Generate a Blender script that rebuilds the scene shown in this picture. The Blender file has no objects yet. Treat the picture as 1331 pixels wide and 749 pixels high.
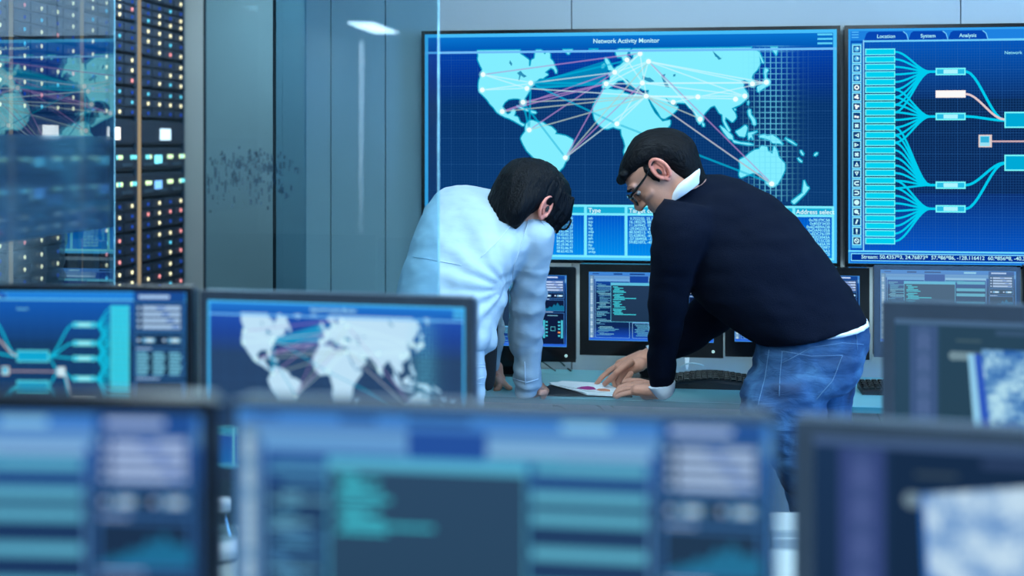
import bpy, bmesh, math, random
from mathutils import Vector, Matrix, noise
from mathutils.bvhtree import BVHTree
random.seed(7)
COL = bpy.context.scene.collection
S = 0.88                      # room scale
F = 1600.0                    # focal length in pixels of the 1331 wide frame
H = 1.5                       # camera height
YAW = math.radians(8)
R_ = Vector((math.cos(YAW), math.sin(YAW), 0))
D_ = Vector((-math.sin(YAW), math.cos(YAW), 0))
U_ = Vector((0, 0, 1))
W = 4.85 * S                  # distance to the screen wall
G = -1.538 * S                # glass partition line
DESK = H - 0.882 * S          # desk height
PX0, PY0 = 665.5, 190.0
def C(px, py, zc):            # zc in unscaled units
    z = zc * S
    return R_ * ((px - PX0) / F * z) + D_ * z + U_ * (H - (py - PY0) / F * z)
def onY(px, py, Y):
    a = (px - PX0) / F
    z = Y / (a * math.sin(YAW) + math.cos(YAW))
    return C(px, py, z / S)
def onX(px, py, X):
    a = (px - PX0) / F
    z = X / (a * math.cos(YAW) - math.sin(YAW))
    return C(px, py, z / S)
def onZ(px, py, h):
    z = (H - h) * F / (py - PY0)
    return C(px, py, z / S)
def s2l(c): return tuple((x / 12.92 if x <= .04045 else ((x + .055) / 1.055) ** 2.4) for x in (v / 255 for v in c))

# ---------- materials ----------
def new_mat(name):
    m = bpy.data.materials.new(name); m.use_nodes = True
    nt = m.node_tree; nt.nodes.clear()
    return m, nt, nt.nodes.new('ShaderNodeOutputMaterial')
def pbr(name, rgb, rough=.5, metal=0, noise_amt=0, nscale=8, bump=0, bscale=40, spec=.5, sheen=0, srgb=True, detail=4, stretch=None):
    m, nt, out = new_mat(name)
    b = nt.nodes.new('ShaderNodeBsdfPrincipled'); nt.links.new(b.outputs[0], out.inputs[0])
    c = s2l(rgb) if srgb else rgb
    b.inputs['Base Color'].default_value = (*c, 1); b.inputs['Roughness'].default_value = rough
    b.inputs['Metallic'].default_value = metal; b.inputs['Specular IOR Level'].default_value = spec
    if sheen: b.inputs['Sheen Weight'].default_value = sheen
    tc = nt.nodes.new('ShaderNodeTexCoord'); src = tc.outputs['Object']
    if stretch:
        mp = nt.nodes.new('ShaderNodeMapping'); mp.inputs['Scale'].default_value = stretch
        nt.links.new(src, mp.inputs[0]); src = mp.outputs[0]
    if noise_amt:
        n = nt.nodes.new('ShaderNodeTexNoise'); n.inputs['Scale'].default_value = nscale; n.inputs['Detail'].default_value = detail
        nt.links.new(src, n.inputs['Vector'])
        r = nt.nodes.new('ShaderNodeValToRGB')
        r.color_ramp.elements[0].position = .3; r.color_ramp.elements[1].position = .7
        r.color_ramp.elements[0].color = (*[x * (1 - noise_amt) for x in c], 1)
        r.color_ramp.elements[1].color = (*[min(1, x * (1 + noise_amt)) for x in c], 1)
        nt.links.new(n.outputs[0], r.inputs[0]); nt.links.new(r.outputs[0], b.inputs['Base Color'])
    if bump:
        n2 = nt.nodes.new('ShaderNodeTexNoise'); n2.inputs['Scale'].default_value = bscale; n2.inputs['Detail'].default_value = 3
        nt.links.new(src, n2.inputs['Vector'])
        bp = nt.nodes.new('ShaderNodeBump'); bp.inputs['Strength'].default_value = bump; bp.inputs['Distance'].default_value = .01
        nt.links.new(n2.outputs[0], bp.inputs['Height']); nt.links.new(bp.outputs[0], b.inputs['Normal'])
    return m
def emis(name, rgb, strength=1):
    m, nt, out = new_mat(name)
    e = nt.nodes.new('ShaderNodeEmission'); e.inputs[0].default_value = (*s2l(rgb), 1); e.inputs[1].default_value = strength
    nt.links.new(e.outputs[0], out.inputs[0]); return m
def attr_emis(name, strength=1):
    m, nt, out = new_mat(name)
    a = nt.nodes.new('ShaderNodeVertexColor'); a.layer_name = 'Col'
    e = nt.nodes.new('ShaderNodeEmission'); e.inputs[1].default_value = strength
    t = nt.nodes.new('ShaderNodeBsdfTransparent'); mx = nt.nodes.new('ShaderNodeMixShader')
    nt.links.new(a.outputs[0], e.inputs[0]); nt.links.new(a.outputs[1], mx.inputs[0])
    nt.links.new(t.outputs[0], mx.inputs[1]); nt.links.new(e.outputs[0], mx.inputs[2])
    nt.links.new(mx.outputs[0], out.inputs[0]); return m
def glassy(name, tint, refl, rough=0.0, f0=.04):
    # thin architectural glass: clear transmission plus a mirror coat that grows at grazing angles
    m, nt, out = new_mat(name)
    t = nt.nodes.new('ShaderNodeBsdfTransparent'); t.inputs[0].default_value = (*s2l(tint), 1)
    g = nt.nodes.new('ShaderNodeBsdfGlossy'); g.inputs['Roughness'].default_value = rough
    lf = nt.nodes.new('ShaderNodeLayerWeight'); lf.inputs[0].default_value = .5
    lw = nt.nodes.new('ShaderNodeMath'); lw.operation = 'POWER'; lw.inputs[1].default_value = 5; nt.links.new(lf.outputs['Facing'], lw.inputs[0])
    mm = nt.nodes.new('ShaderNodeMath'); mm.operation = 'MULTIPLY_ADD'; mm.inputs[1].default_value = refl; mm.inputs[2].default_value = f0
    mm.use_clamp = True
    nt.links.new(lw.outputs[0], mm.inputs[0])
    mx = nt.nodes.new('ShaderNodeMixShader')
    nt.links.new(mm.outputs[0], mx.inputs[0]); nt.links.new(t.outputs[0], mx.inputs[1]); nt.links.new(g.outputs[0], mx.inputs[2])
    nt.links.new(mx.outputs[0], out.inputs[0]); return m

M = {}
M['wall'] = pbr('wall_paint', (158, 166, 168), .6, noise_amt=.05, nscale=1.5, bump=.03, bscale=60)
M['wall_tile'] = pbr('wall_tile_grey', (150, 158, 160), .45, noise_amt=.06, nscale=2)
M['dark_gap'] = pbr('gap_dark', (20, 26, 30), .8)
M['floor'] = pbr('floor_vinyl', (92, 98, 104), .35, noise_amt=.1, nscale=5)
M['ceiling'] = pbr('ceiling_paint', (190, 194, 196), .8, noise_amt=.03)
M['black'] = pbr('black_plastic', (10, 12, 15), .18, spec=.6, noise_amt=.2, nscale=30)
M['black_matte'] = pbr('black_matte', (16, 19, 24), .5, bump=.1, bscale=300)
M['greybezel'] = pbr('grey_bezel', (52, 64, 80), .4, noise_amt=.08, nscale=30)
M['darkbezel'] = pbr('dark_bezel', (15, 20, 32), .3, noise_amt=.1, nscale=30)
M['metal'] = pbr('brushed_metal', (150, 158, 165), .3, metal=.9, noise_amt=.08, nscale=20)
M['rack'] = pbr('rack_metal', (58, 82, 104), .45, metal=.2, noise_amt=.12, nscale=10)
M['rackslot'] = pbr('rack_slot', (26, 44, 66), .5, noise_amt=.15, nscale=40)
M['warm'] = emis('warm_edge_sheen', (190, 170, 136), .75)  # emission standing for sheen on the rack edges, no lamp
M['display'] = attr_emis('screen_pixels', 1.0)
M['leds'] = attr_emis('indicator_leds', 2.0)
M['lamp'] = emis('lamp_diffuser', (206, 236, 250), 36.0)
M['bar'] = emis('bias_light', (205, 236, 250), 24.0)
M['streak_lamp'] = emis('streak_glow', (215, 240, 255), 12.0)
M['glassA'] = glassy('partition_glass', (236, 246, 252), .8, 0, .32)
M['glassC'] = glassy('door_glass', (214, 236, 244), .8, 0, .035)
M['glassedge'] = pbr('glass_edge', (150, 205, 220), .15, spec=.8, noise_amt=.3, nscale=25)
M['desk'] = pbr('frosted_glass_top', (120, 186, 198), .22, noise_amt=.04, nscale=3)
M['deskedge'] = pbr('desk_edge', (60, 130, 140), .25)
M['white'] = pbr('white_laminate', (160, 170, 172), .4, noise_amt=.03)
M['skin'] = pbr('skin', (204, 144, 120), .5, noise_amt=.08, nscale=30, bump=.06, bscale=200)
M['ear'] = pbr('ear_skin', (208, 124, 106), .5, noise_amt=.06, nscale=30)
M['lips'] = pbr('lips', (176, 106, 104), .45, noise_amt=.05, nscale=40)
M['hairm'] = pbr('black_brown_hair', (9, 10, 14), .6, spec=.12, bump=.5, bscale=60, stretch=(1, 6, 1), noise_amt=.5, nscale=40)
M['hairw'] = pbr('black_hair', (4, 6, 12), .5, spec=.14, bump=.5, bscale=50, stretch=(6, 6, 1), noise_amt=.4, nscale=30)
M['sweater'] = pbr('navy_knit', (3, 10, 27), .9, spec=.12, bump=.35, bscale=420, noise_amt=.08, nscale=5)
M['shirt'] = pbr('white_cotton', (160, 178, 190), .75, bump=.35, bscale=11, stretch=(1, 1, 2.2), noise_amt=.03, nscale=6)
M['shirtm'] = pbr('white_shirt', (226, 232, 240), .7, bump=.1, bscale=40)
M['trousers'] = pbr('pale_trousers', (166, 186, 200), .8, bump=.2, bscale=30, noise_amt=.05)
M['tie'] = pbr('black_tie', (8, 10, 15), .6, bump=.1, bscale=200)
M['shoe'] = pbr('black_leather', (15, 15, 17), .35, noise_amt=.1)
M['thread'] = pbr('seam_thread', (88, 122, 156), .8, noise_amt=.05)
M['seam'] = pbr('shirt_seam', (190, 208, 222), .8, noise_amt=.05)
M['sclera'] = pbr('eye_white', (170, 172, 178), .5, noise_amt=.05)
M['paper'] = pbr('paper_white', (232, 238, 242), .7, noise_amt=.02)
M['magenta'] = pbr('magenta_ink', (170, 40, 130), .6, noise_amt=.05)
M['orange'] = pbr('orange_ink', (214, 130, 96), .6, noise_amt=.05)
M['cable_d'] = pbr('cable_green_black', (24, 60, 62), .5, noise_amt=.05)
M['cable_w'] = pbr('cable_white', (170, 196, 202), .5, noise_amt=.05)
M['cap'] = pbr('white_plastic', (226, 232, 234), .4, noise_amt=.02)
M['clear'] = glassy('clear_plastic', (205, 220, 225), .9, .05, .12)
M['button'] = emis('power_light', (190, 240, 245), 1.1)
def denim():
    m, nt, out = new_mat('blue_denim')
    b = nt.nodes.new('ShaderNodeBsdfPrincipled'); nt.links.new(b.outputs[0], out.inputs[0]); b.inputs['Roughness'].default_value = .85
    tc = nt.nodes.new('ShaderNodeTexCoord'); n = nt.nodes.new('ShaderNodeTexNoise'); n.inputs['Scale'].default_value = 9; n.inputs['Detail'].default_value = 8
    n.inputs['Distortion'].default_value = .6
    nt.links.new(tc.outputs['Object'], n.inputs['Vector'])
    r = nt.nodes.new('ShaderNodeValToRGB'); e = r.color_ramp.elements
    e[0].position = .28; e[0].color = (*s2l((15, 42, 76)), 1); e[1].position = .82; e[1].color = (*s2l((80, 128, 168)), 1)
    x = e.new(.52); x.color = (*s2l((30, 72, 114)), 1)
    nt.links.new(n.outputs[0], r.inputs[0]); nt.links.new(r.outputs[0], b.inputs['Base Color'])
    bp = nt.nodes.new('ShaderNodeBump'); bp.inputs['Strength'].default_value = .7; bp.inputs['Distance'].default_value = .012
    n2 = nt.nodes.new('ShaderNodeTexNoise'); n2.inputs['Scale'].default_value = 14; n2.inputs['Detail'].default_value = 4; n2.inputs['Distortion'].default_value = 1
    mp = nt.nodes.new('ShaderNodeMapping'); mp.inputs['Rotation'].default_value = (0, .5, 0); mp.inputs['Scale'].default_value = (.8, .8, 2)
    nt.links.new(tc.outputs['Object'], mp.inputs[0]); nt.links.new(mp.outputs[0], n2.inputs['Vector'])
    nt.links.new(n2.outputs[0], bp.inputs['Height']); nt.links.new(bp.outputs[0], b.inputs['Normal'])
    return m
M['denim'] = denim()

# ---------- object helpers ----------
def link(name, me, mats, parent=None, smooth=False):
    o = bpy.data.objects.new(name, me); COL.objects.link(o)
    for m in (mats if isinstance(mats, (list, tuple)) else [mats]): me.materials.append(m)
    if smooth:
        for p in me.polygons: p.use_smooth = True
    if parent:
        o.parent = parent; o.matrix_parent_inverse = parent.matrix_world.inverted() if parent.get('_abs') else Matrix()
    return o
def obj(name, bm, mats, parent=None, smooth=False):
    me = bpy.data.meshes.new(name); bm.normal_update(); bm.to_mesh(me); bm.free()
    return link(name, me, mats, parent, smooth)
def tag(o, label, cat, group=None, kind=None):
    o['label'] = label; o['category'] = cat
    if group: o['group'] = group
    if kind: o['kind'] = kind
    return o
def thing(name, label, cat, loc=(0, 0, 0), rz=0, group=None):
    o = bpy.data.objects.new(name, None); COL.objects.link(o); o.empty_display_size = .1
    o.location = loc; o.rotation_euler = (0, 0, rz)
    return tag(o, label, cat, group)
def at_world(o, root):            # child meshes given in world coordinates
    o.matrix_parent_inverse = Matrix.LocRotScale(root.location, root.rotation_euler, None).inverted()
    return o
def struct(o): o['kind'] = 'structure'; return o
def box(bm, x0, x1, y0, y1, z0, z1, mi=0, bevel=0):
    vs = [bm.verts.new((x, y, z)) for x in (x0, x1) for y in (y0, y1) for z in (z0, z1)]
    fs = [bm.faces.new([vs[i] for i in q]) for q in ((0, 1, 3, 2), (4, 6, 7, 5), (0, 4, 5, 1), (2, 3, 7, 6), (0, 2, 6, 4), (1, 5, 7, 3))]
    for f in fs: f.material_index = mi
    if bevel:
        es = set(e for f in fs for e in f.edges)
        r = bmesh.ops.bevel(bm, geom=list(es), offset=bevel, segments=2, affect='EDGES')
        for f in r['faces']: f.material_index = mi
    return vs
def prism(bm, pts, vec, mi=0):
    a = [bm.verts.new(p) for p in pts]; b = [bm.verts.new(Vector(p) + Vector(vec)) for p in pts]
    n = len(pts); fs = [bm.faces.new(a[::-1]), bm.faces.new(b)]
    for i in range(n): fs.append(bm.faces.new((a[i], a[(i + 1) % n], b[(i + 1) % n], b[i])))
    for f in fs: f.material_index = mi
def ring(bm, c, u, v, n=24, e=2.0):
    out = []
    for i in range(n):
        t = 2 * math.pi * i / n; cs, sn = math.cos(t), math.sin(t)
        out.append(bm.verts.new(c + u * (abs(cs) ** (2 / e) * (1 if cs >= 0 else -1)) + v * (abs(sn) ** (2 / e) * (1 if sn >= 0 else -1))))
    return out
def loft(bm, secs, n=24, e=2.0, mi=0):
    rs = [ring(bm, *s, n=n, e=e) for s in secs]
    for a, b in zip(rs, rs[1:]):
        for i in range(n):
            f = bm.faces.new((a[i], a[(i + 1) % n], b[(i + 1) % n], b[i])); f.material_index = mi
    f = bm.faces.new(rs[0][::-1]); f.material_index = mi
    f = bm.faces.new(rs[-1]); f.material_index = mi
def refine(secs, k=3):           # Catmull-Rom between sections
    out = []
    for i in range(len(secs) - 1):
        p0, p1, p2, p3 = secs[max(0, i - 1)], secs[i], secs[i + 1], secs[min(len(secs) - 1, i + 2)]
        for j in range(k):
            t = j / k
            out.append(tuple(.5 * ((2 * b) + (c - a) * t + (2 * a - 5 * b + 4 * c - d) * t * t + (3 * b - a - 3 * c + d) * t ** 3) for a, b, c, d in zip(p0, p1, p2, p3)))
    out.append(secs[-1]); return out
def sec(L, R, zl, b, zr=None):
    l = C(L[0], L[1], zl); r = C(R[0], R[1], zl if zr is None else zr)
    u = (r - l) / 2; v = D_ - u * (D_.dot(u) / u.dot(u)); v.normalize()
    return ((l + r) / 2, u, v * b)
def tube(bm, pts, rad, n=10, mi=0, k=1):
    pts = [Vector(p) for p in pts]
    if not isinstance(rad, (list, tuple)): rad = [rad] * len(pts)
    if k > 1 and len(pts) > 2:
        q = refine([(p, Vector((r, 0, 0))) for p, r in zip(pts, rad)], k)
        pts = [a for a, _ in q]; rad = [max(1e-5, b.x) for _, b in q]
    secs = []; side = None
    for i, p in enumerate(pts):
        t = (pts[min(i + 1, len(pts) - 1)] - pts[max(i - 1, 0)]).normalized()
        if side is None:
            side = t.cross(Vector((0, 0, 1)));
            if side.length < .1: side = t.cross(Vector((0, 1, 0)))
        side = (side - t * side.dot(t)).normalized()
        secs.append((p, side * rad[i], t.cross(side) * rad[i]))
    loft(bm, secs, n=n, mi=mi)
def caps(bm, pts, rad):           # rounded chain for remeshing
    tube(bm, pts, rad, n=14)
    rr = rad if isinstance(rad, (list, tuple)) else [rad] * len(pts)
    for p, r in zip(pts, rr): ball(bm, p, (r, r, r))
def ball(bm, c, r, mat=None, seg=16):
    T = Matrix.Translation(Vector(c)) @ (mat or Matrix()) @ Matrix.Diagonal((*r, 1))
    bmesh.ops.create_uvsphere(bm, u_segments=seg, v_segments=seg // 2 + 2, radius=1, matrix=T)
def remesh(bm, voxel, smooth=6, wrinkle=None):
    me = bpy.data.meshes.new('tmp'); bm.to_mesh(me); bm.free()
    o = bpy.data.objects.new('tmp', me); COL.objects.link(o)
    r = o.modifiers.new('r', 'REMESH'); r.mode = 'VOXEL'; r.voxel_size = voxel
    s = o.modifiers.new('s', 'SMOOTH'); s.factor = .5; s.iterations = smooth
    dg = bpy.context.evaluated_depsgraph_get()
    out = bpy.data.meshes.new_from_object(o.evaluated_get(dg))
    bpy.data.objects.remove(o); bpy.data.meshes.remove(me)
    if wrinkle:
        ns = [v.normal.copy() for v in out.vertices]
        for v, nn in zip(out.vertices, ns): v.co += nn * wrinkle(v.co)
    return out
# ---------- display drawing ----------
class Disp:
    """Picture shown by a screen: coloured patches in u (right), v (down), stacked in hair-thin layers."""
    def __init__(s, w, h, gain=(1, 1, 1), lift=(0, 0, 0)):
        s.w, s.h, s.gain, s.lift = w, h, gain, lift; s.P = []; s.T = []
    def col(s, c): return tuple(min(1.3, a * g + l) for a, g, l in zip(s2l(c), s.gain, s2l(s.lift)))  # lift adds ambient and reflection wash to the screen's own emission
    def poly(s, pts, c, a=1, L=1, cs=None):
        s.P.append((pts, [s.col(x) for x in cs] if cs else [s.col(c)] * len(pts), a, L))
    def rect(s, u0, v0, u1, v1, c, a=1, L=1, c2=None):
        s.poly([(u0, v0), (u1, v0), (u1, v1), (u0, v1)], c, a, L, cs=[c, c, c2, c2] if c2 else None)
    def frame(s, u0, v0, u1, v1, t, c, a=1, L=2):
        k = t * s.w / s.h
        s.rect(u0, v0, u1, v0 + k, c, a, L); s.rect(u0, v1 - k, u1, v1, c, a, L)
        s.rect(u0, v0, u0 + t, v1, c, a, L); s.rect(u1 - t, v0, u1, v1, c, a, L)
    def line(s, pts, t, c, a=1, L=3):
        k = s.w / s.h
        for (u0, v0), (u1, v1) in zip(pts, pts[1:]):
            dx, dy = u1 - u0, (v1 - v0) / k; l = math.hypot(dx, dy) or 1e-6
            nx, ny = -dy / l * t / 2, dx / l * t / 2 * k
            s.poly([(u0 - nx, v0 - ny), (u1 - nx, v1 - ny), (u1 + nx, v1 + ny), (u0 + nx, v0 + ny)], c, a, L)
    def disc(s, u, v, r, c, a=1, L=4, n=10, c2=None, r0=0):
        k = s.w / s.h
        s.poly([(u + r * math.cos(2 * math.pi * i / n), v + k * r * math.sin(2 * math.pi * i / n)) for i in range(n)], c, a, L)
    def text(s, t, u, v, hgt, c, L=5, align='LEFT', bold=0):
        s.T.append((t, u, v, hgt, s.col(c), L, align, bold))
    def build(s, name, parent, matrix):
        vs, fs, cs = [], [], []
        for pts, cc, a, L in s.P:
            b = len(vs)
            pts = list(pts); cc = list(cc)
            for (u, v) in pts: vs.append(((min(max(u, 0), 1) - .5) * s.w, -L * .00025, (.5 - min(max(v, 0), 1)) * s.h))
            fs.append(tuple(range(b + len(pts) - 1, b - 1, -1))); cs.append([(*c, a) for c in cc][::-1])
        for (t, u, v, hgt, c, L, al, bold) in s.T:
            cu = bpy.data.curves.new('t', 'FONT'); cu.body = t; cu.size = hgt * s.h * 1.35; cu.align_x = al; cu.offset = bold * .35 * hgt * s.h
            o = bpy.data.objects.new('t', cu); COL.objects.link(o)
            me = bpy.data.meshes.new_from_object(o.evaluated_get(bpy.context.evaluated_depsgraph_get()))
            b = len(vs)
            for p in me.vertices: vs.append(((u - .5) * s.w + p.co.x, -L * .00025, (.5 - v) * s.h + p.co.y - hgt * s.h))
            for p in me.polygons:
                fs.append(tuple(b + i for i in p.vertices)); cs.append([(*c, 1)] * len(p.vertices))
            bpy.data.objects.remove(o); bpy.data.curves.remove(cu); bpy.data.meshes.remove(me)
        me = bpy.data.meshes.new(name); me.from_pydata(vs, [], fs)
        at = me.color_attributes.new('Col', 'FLOAT_COLOR', 'CORNER')
        flat = [x for f in cs for c in f for x in c]
        at.data.foreach_set('color', flat)
        o = link(name, me, M['display'], parent); o.matrix_local = matrix
        return o

# continents in the pixels of the wall screen, turned into u, v of that screen below
LAND = dict(
 na=[(620,60),(620,66),(622,72),(621,77),(624,84),(627,90),(626,97),(623,104),(622,112),(623,119),(628,124),(633,129),(637,135),(642,140),(646,146),(651,149),(656,152),(662,154),(668,157),(675,161),(680,164),(682,162),(676,159),(673,152),(668,151),(670,145),(668,142),(665,143),(664,147),(660,149),(655,145),(653,138),(656,133),(661,129),(667,128),(673,128),(677,129),(679,135),(682,138),(683,133),(681,129),(684,125),(687,120),(689,114),(695,108),(701,102),(706,102),(708,100),(713,97),(708,94),(712,91),(716,88),(720,90),(723,96),(724,92),(721,86),(719,80),(715,76),(715,70),(712,66),(708,71),(704,62),(703,60),(697,60),(696,66),(695,76),(691,78),(689.5,86),(687.5,86),(687.5,78),(682,74),(676,70),(676,65),(677,60)],
 sa=[(684,161),(688,157),(692,156.5),(699,159),(705,159),(711,163),(717,165),(723,171),(721.5,174.5),(727,175),(736,177),(745,182),(744,189),(740,196),(739,204),(735,210),(732,217),(727,222),(722,232),(716,240),(712,252),(708,258),(704,250),(703,235),(700,222),(695,206),(685,196),(680,187),(677,180),(679,176),(683,171),(683,165)],
 gl=[(731,60),(734,66),(739,71),(742,66),(745,60)], ic=[(765,60),(768,63.5),(771,64.5),(775,62.5),(778,60)],
 af=[(783,117),(790,115.5),(800,117),(809,117),(811,121),(816,122),(822,125),(826,122),(834,123.5),(841,125),(843,131),(846,138),(851,147),(855.5,152),(861,158),(871,156),(871,162),(866,168),(860,175),(853,185),(852,196),(850,206),(845,216),(838,228),(830,237),(822,240),(817,228),(814,212),(812,202),(811,197),(813,190),(811,182),(808,175),(807.5,168),(802,167),(797,165),(790,167.5),(785,167),(778,162),(773,155),(771,146),(771,138),(775,130),(781,123)],
 mg=[(856,214),(858,206),(862,202),(864,206),(861,216),(858,219)],
 eu=[(838,54),(870,53),(910,52.5),(950,52),(978,52),(977,58),(975,63.5),(979,66),(984,66),(987,73),(988,83),(984,91),(979,96),(977,100.5),(979,105),(980.5,112),(976,112.5),(974,107),(968,104),(963,105),(967,110),(966,113),(971,120),(971.5,126),(968,131),(962,136),(955,139),(951,141),(956,148),(957,153),(952,159),(947,155),(943,152),(942,157),(947,166),(949.5,170),(947,171.5),(942.5,164),(939.5,157),(939,149),(935,147),(931,140),(929,137),(923.6,139),(917,146),(914,150),(913.6,157),(909.6,162),(905,153),(902,145),(900,141),(897,141),(891.5,134),(880,133.5),(875,134),(869,130),(865,127),(868,133),(871.5,136),(875.5,138),(881.5,139),(879.5,143),(873,149),(863.5,154.5),(859.5,153),(855.5,146),(850,138),(845,130),(843,124),(843.5,117),(837,117),(831,114),(827,116),(824,113),(821,110),(816,104),(812,102),(816,107),(820,111),(817,112),(810,104),(803,105),(799,109),(794,113),(790,115.5),(783,114.5),(783,106),(793,105),(793,99.5),(790,95.5),(797,93),(801,87.5),(806,85),(810,81),(817,81.5),(823,77),(823.5,71),(820,72),(819,66),(822,60),(823,55)],
 sc=[(800,67),(804,62),(809,55),(820,55),(817,65),(815,70),(814,78),(810,79),(808,74),(802,74)],
 uk=[(786,75),(790,77),(794,84),(797,89),(799,92),(791,91),(789,84),(787,81)], ir=[(782,85),(785,82),(787,84),(785,88),(782,89)],
 sk=[(984,66),(987,68),(990,75),(993,82),(991,82),(988,75)], jp=[(994,88),(999,91),(996,95),(996,102),(1001,105),(1000,110),(992,115),(985,120),(984,113),(993,108.5),(994.5,103),(993,94)],
 km=[(1001,52),(1002,60),(1009,72),(1011,59),(1011,52)],
 ph=[(972,143.5),(975.5,142),(976,149),(981.6,155.6),(982.5,162.5),(979,162.5),(977,156),(973,150)],
 tw=[(972,131),(973.5,132),(972,137)], hn=[(954,141),(957,142),(955,144)], sl=[(913,159),(916,162),(914.5,165),(912.5,162)],
 bo=[(956,171),(962,168),(969,162.6),(971.5,166),(970,172),(968,178),(961,177)],
 su=[(935.6,163.4),(941.7,167),(947,172),(952,176.5),(953,182),(947,180),(940,171)],
 ja=[(952,182),(962,185),(973,186),(980,188),(973,188.5),(954,185.5)],
 ce=[(972,173),(985,170.5),(977,175),(979,182),(976,178),(973,182)],
 ng=[(987,176.5),(994,175),(997,177),(1004,175.6),(1011,180),(1018,188),(1013,186.5),(1004,186),(1001,182),(994,180),(987,178.5)],
 nb=[(1020,179),(1024,181),(1030,184),(1036,189),(1031,187),(1024,183)], fj=[(1041,195),(1045,201),(1043,202),(1040,197)],
 fk=[(1037,205),(1043,210),(1041,211),(1037,207)], vv=[(1058,201),(1062,198),(1063,200),(1059,203)],
 au=[(961,207.7),(969,204),(974.7,199),(981.6,194.7),(987,194),(989.4,190),(997,191),(998,196.4),(1004,200),(1006,189.5),(1010,195.6),(1012,204),(1020,213),(1020,221),(1016,230),(1011,239),(1005,243),(996,239),(994,232),(987,225),(978,225),(969,228.5),(962.5,231),(960.5,227),(962.5,218)],
 nz=[(1045,234),(1048.4,242),(1052,244),(1045,253.5),(1043,250)], n2=[(1043,251),(1045,253),(1036,262),(1032,265.5),(1028.5,262)],
 cu=[(671,138),(676,138.5),(688,144),(685,144.5),(677,141)], hi=[(690,143.5),(697,145.5),(697,147.5),(690,147)])
WATER = [[(835,98),(841,101),(845,101),(851,106),(845,107),(835,103.5)], [(859,98),(865,96),(863.5,101),(868,109),(870,114),(865,113),(862,106)],
 [(672,95),(677,92),(680,96),(685,99),(681,101),(677,98),(675,105),(674,105),(675,98)], [(663,78),(666,83),(665,86),(662,82)], [(926,66),(930,74),(938,76),(940,70),(938,76.5),(934,78)], [(875,97),(878,96),(878,99),(875,100)], [(815,108),(820,109),(830,118),(826,119),(818,118)]]
def tri_inset(p, k):
    cx = sum(a for a, _ in p) / len(p); cy = sum(b for _, b in p) / len(p)
    return [(cx + (a - cx) * k, cy + (b - cy) * k) for a, b in p]
XL, XR = onY(552.5, 0, W - .06 * S).x, onY(1087.5, 0, W - .06 * S).x
ZT, ZB = onY(1087.5, 38, W - .06 * S).z, onY(1087.5, 342, W - .06 * S).z
def uvb(p):
    q = onY(p[0], p[1], W - .06 * S)
    return ((q.x - XL) / (XR - XL), (ZT - q.z) / (ZT - ZB))
TXT = (150, 245, 255)
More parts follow.
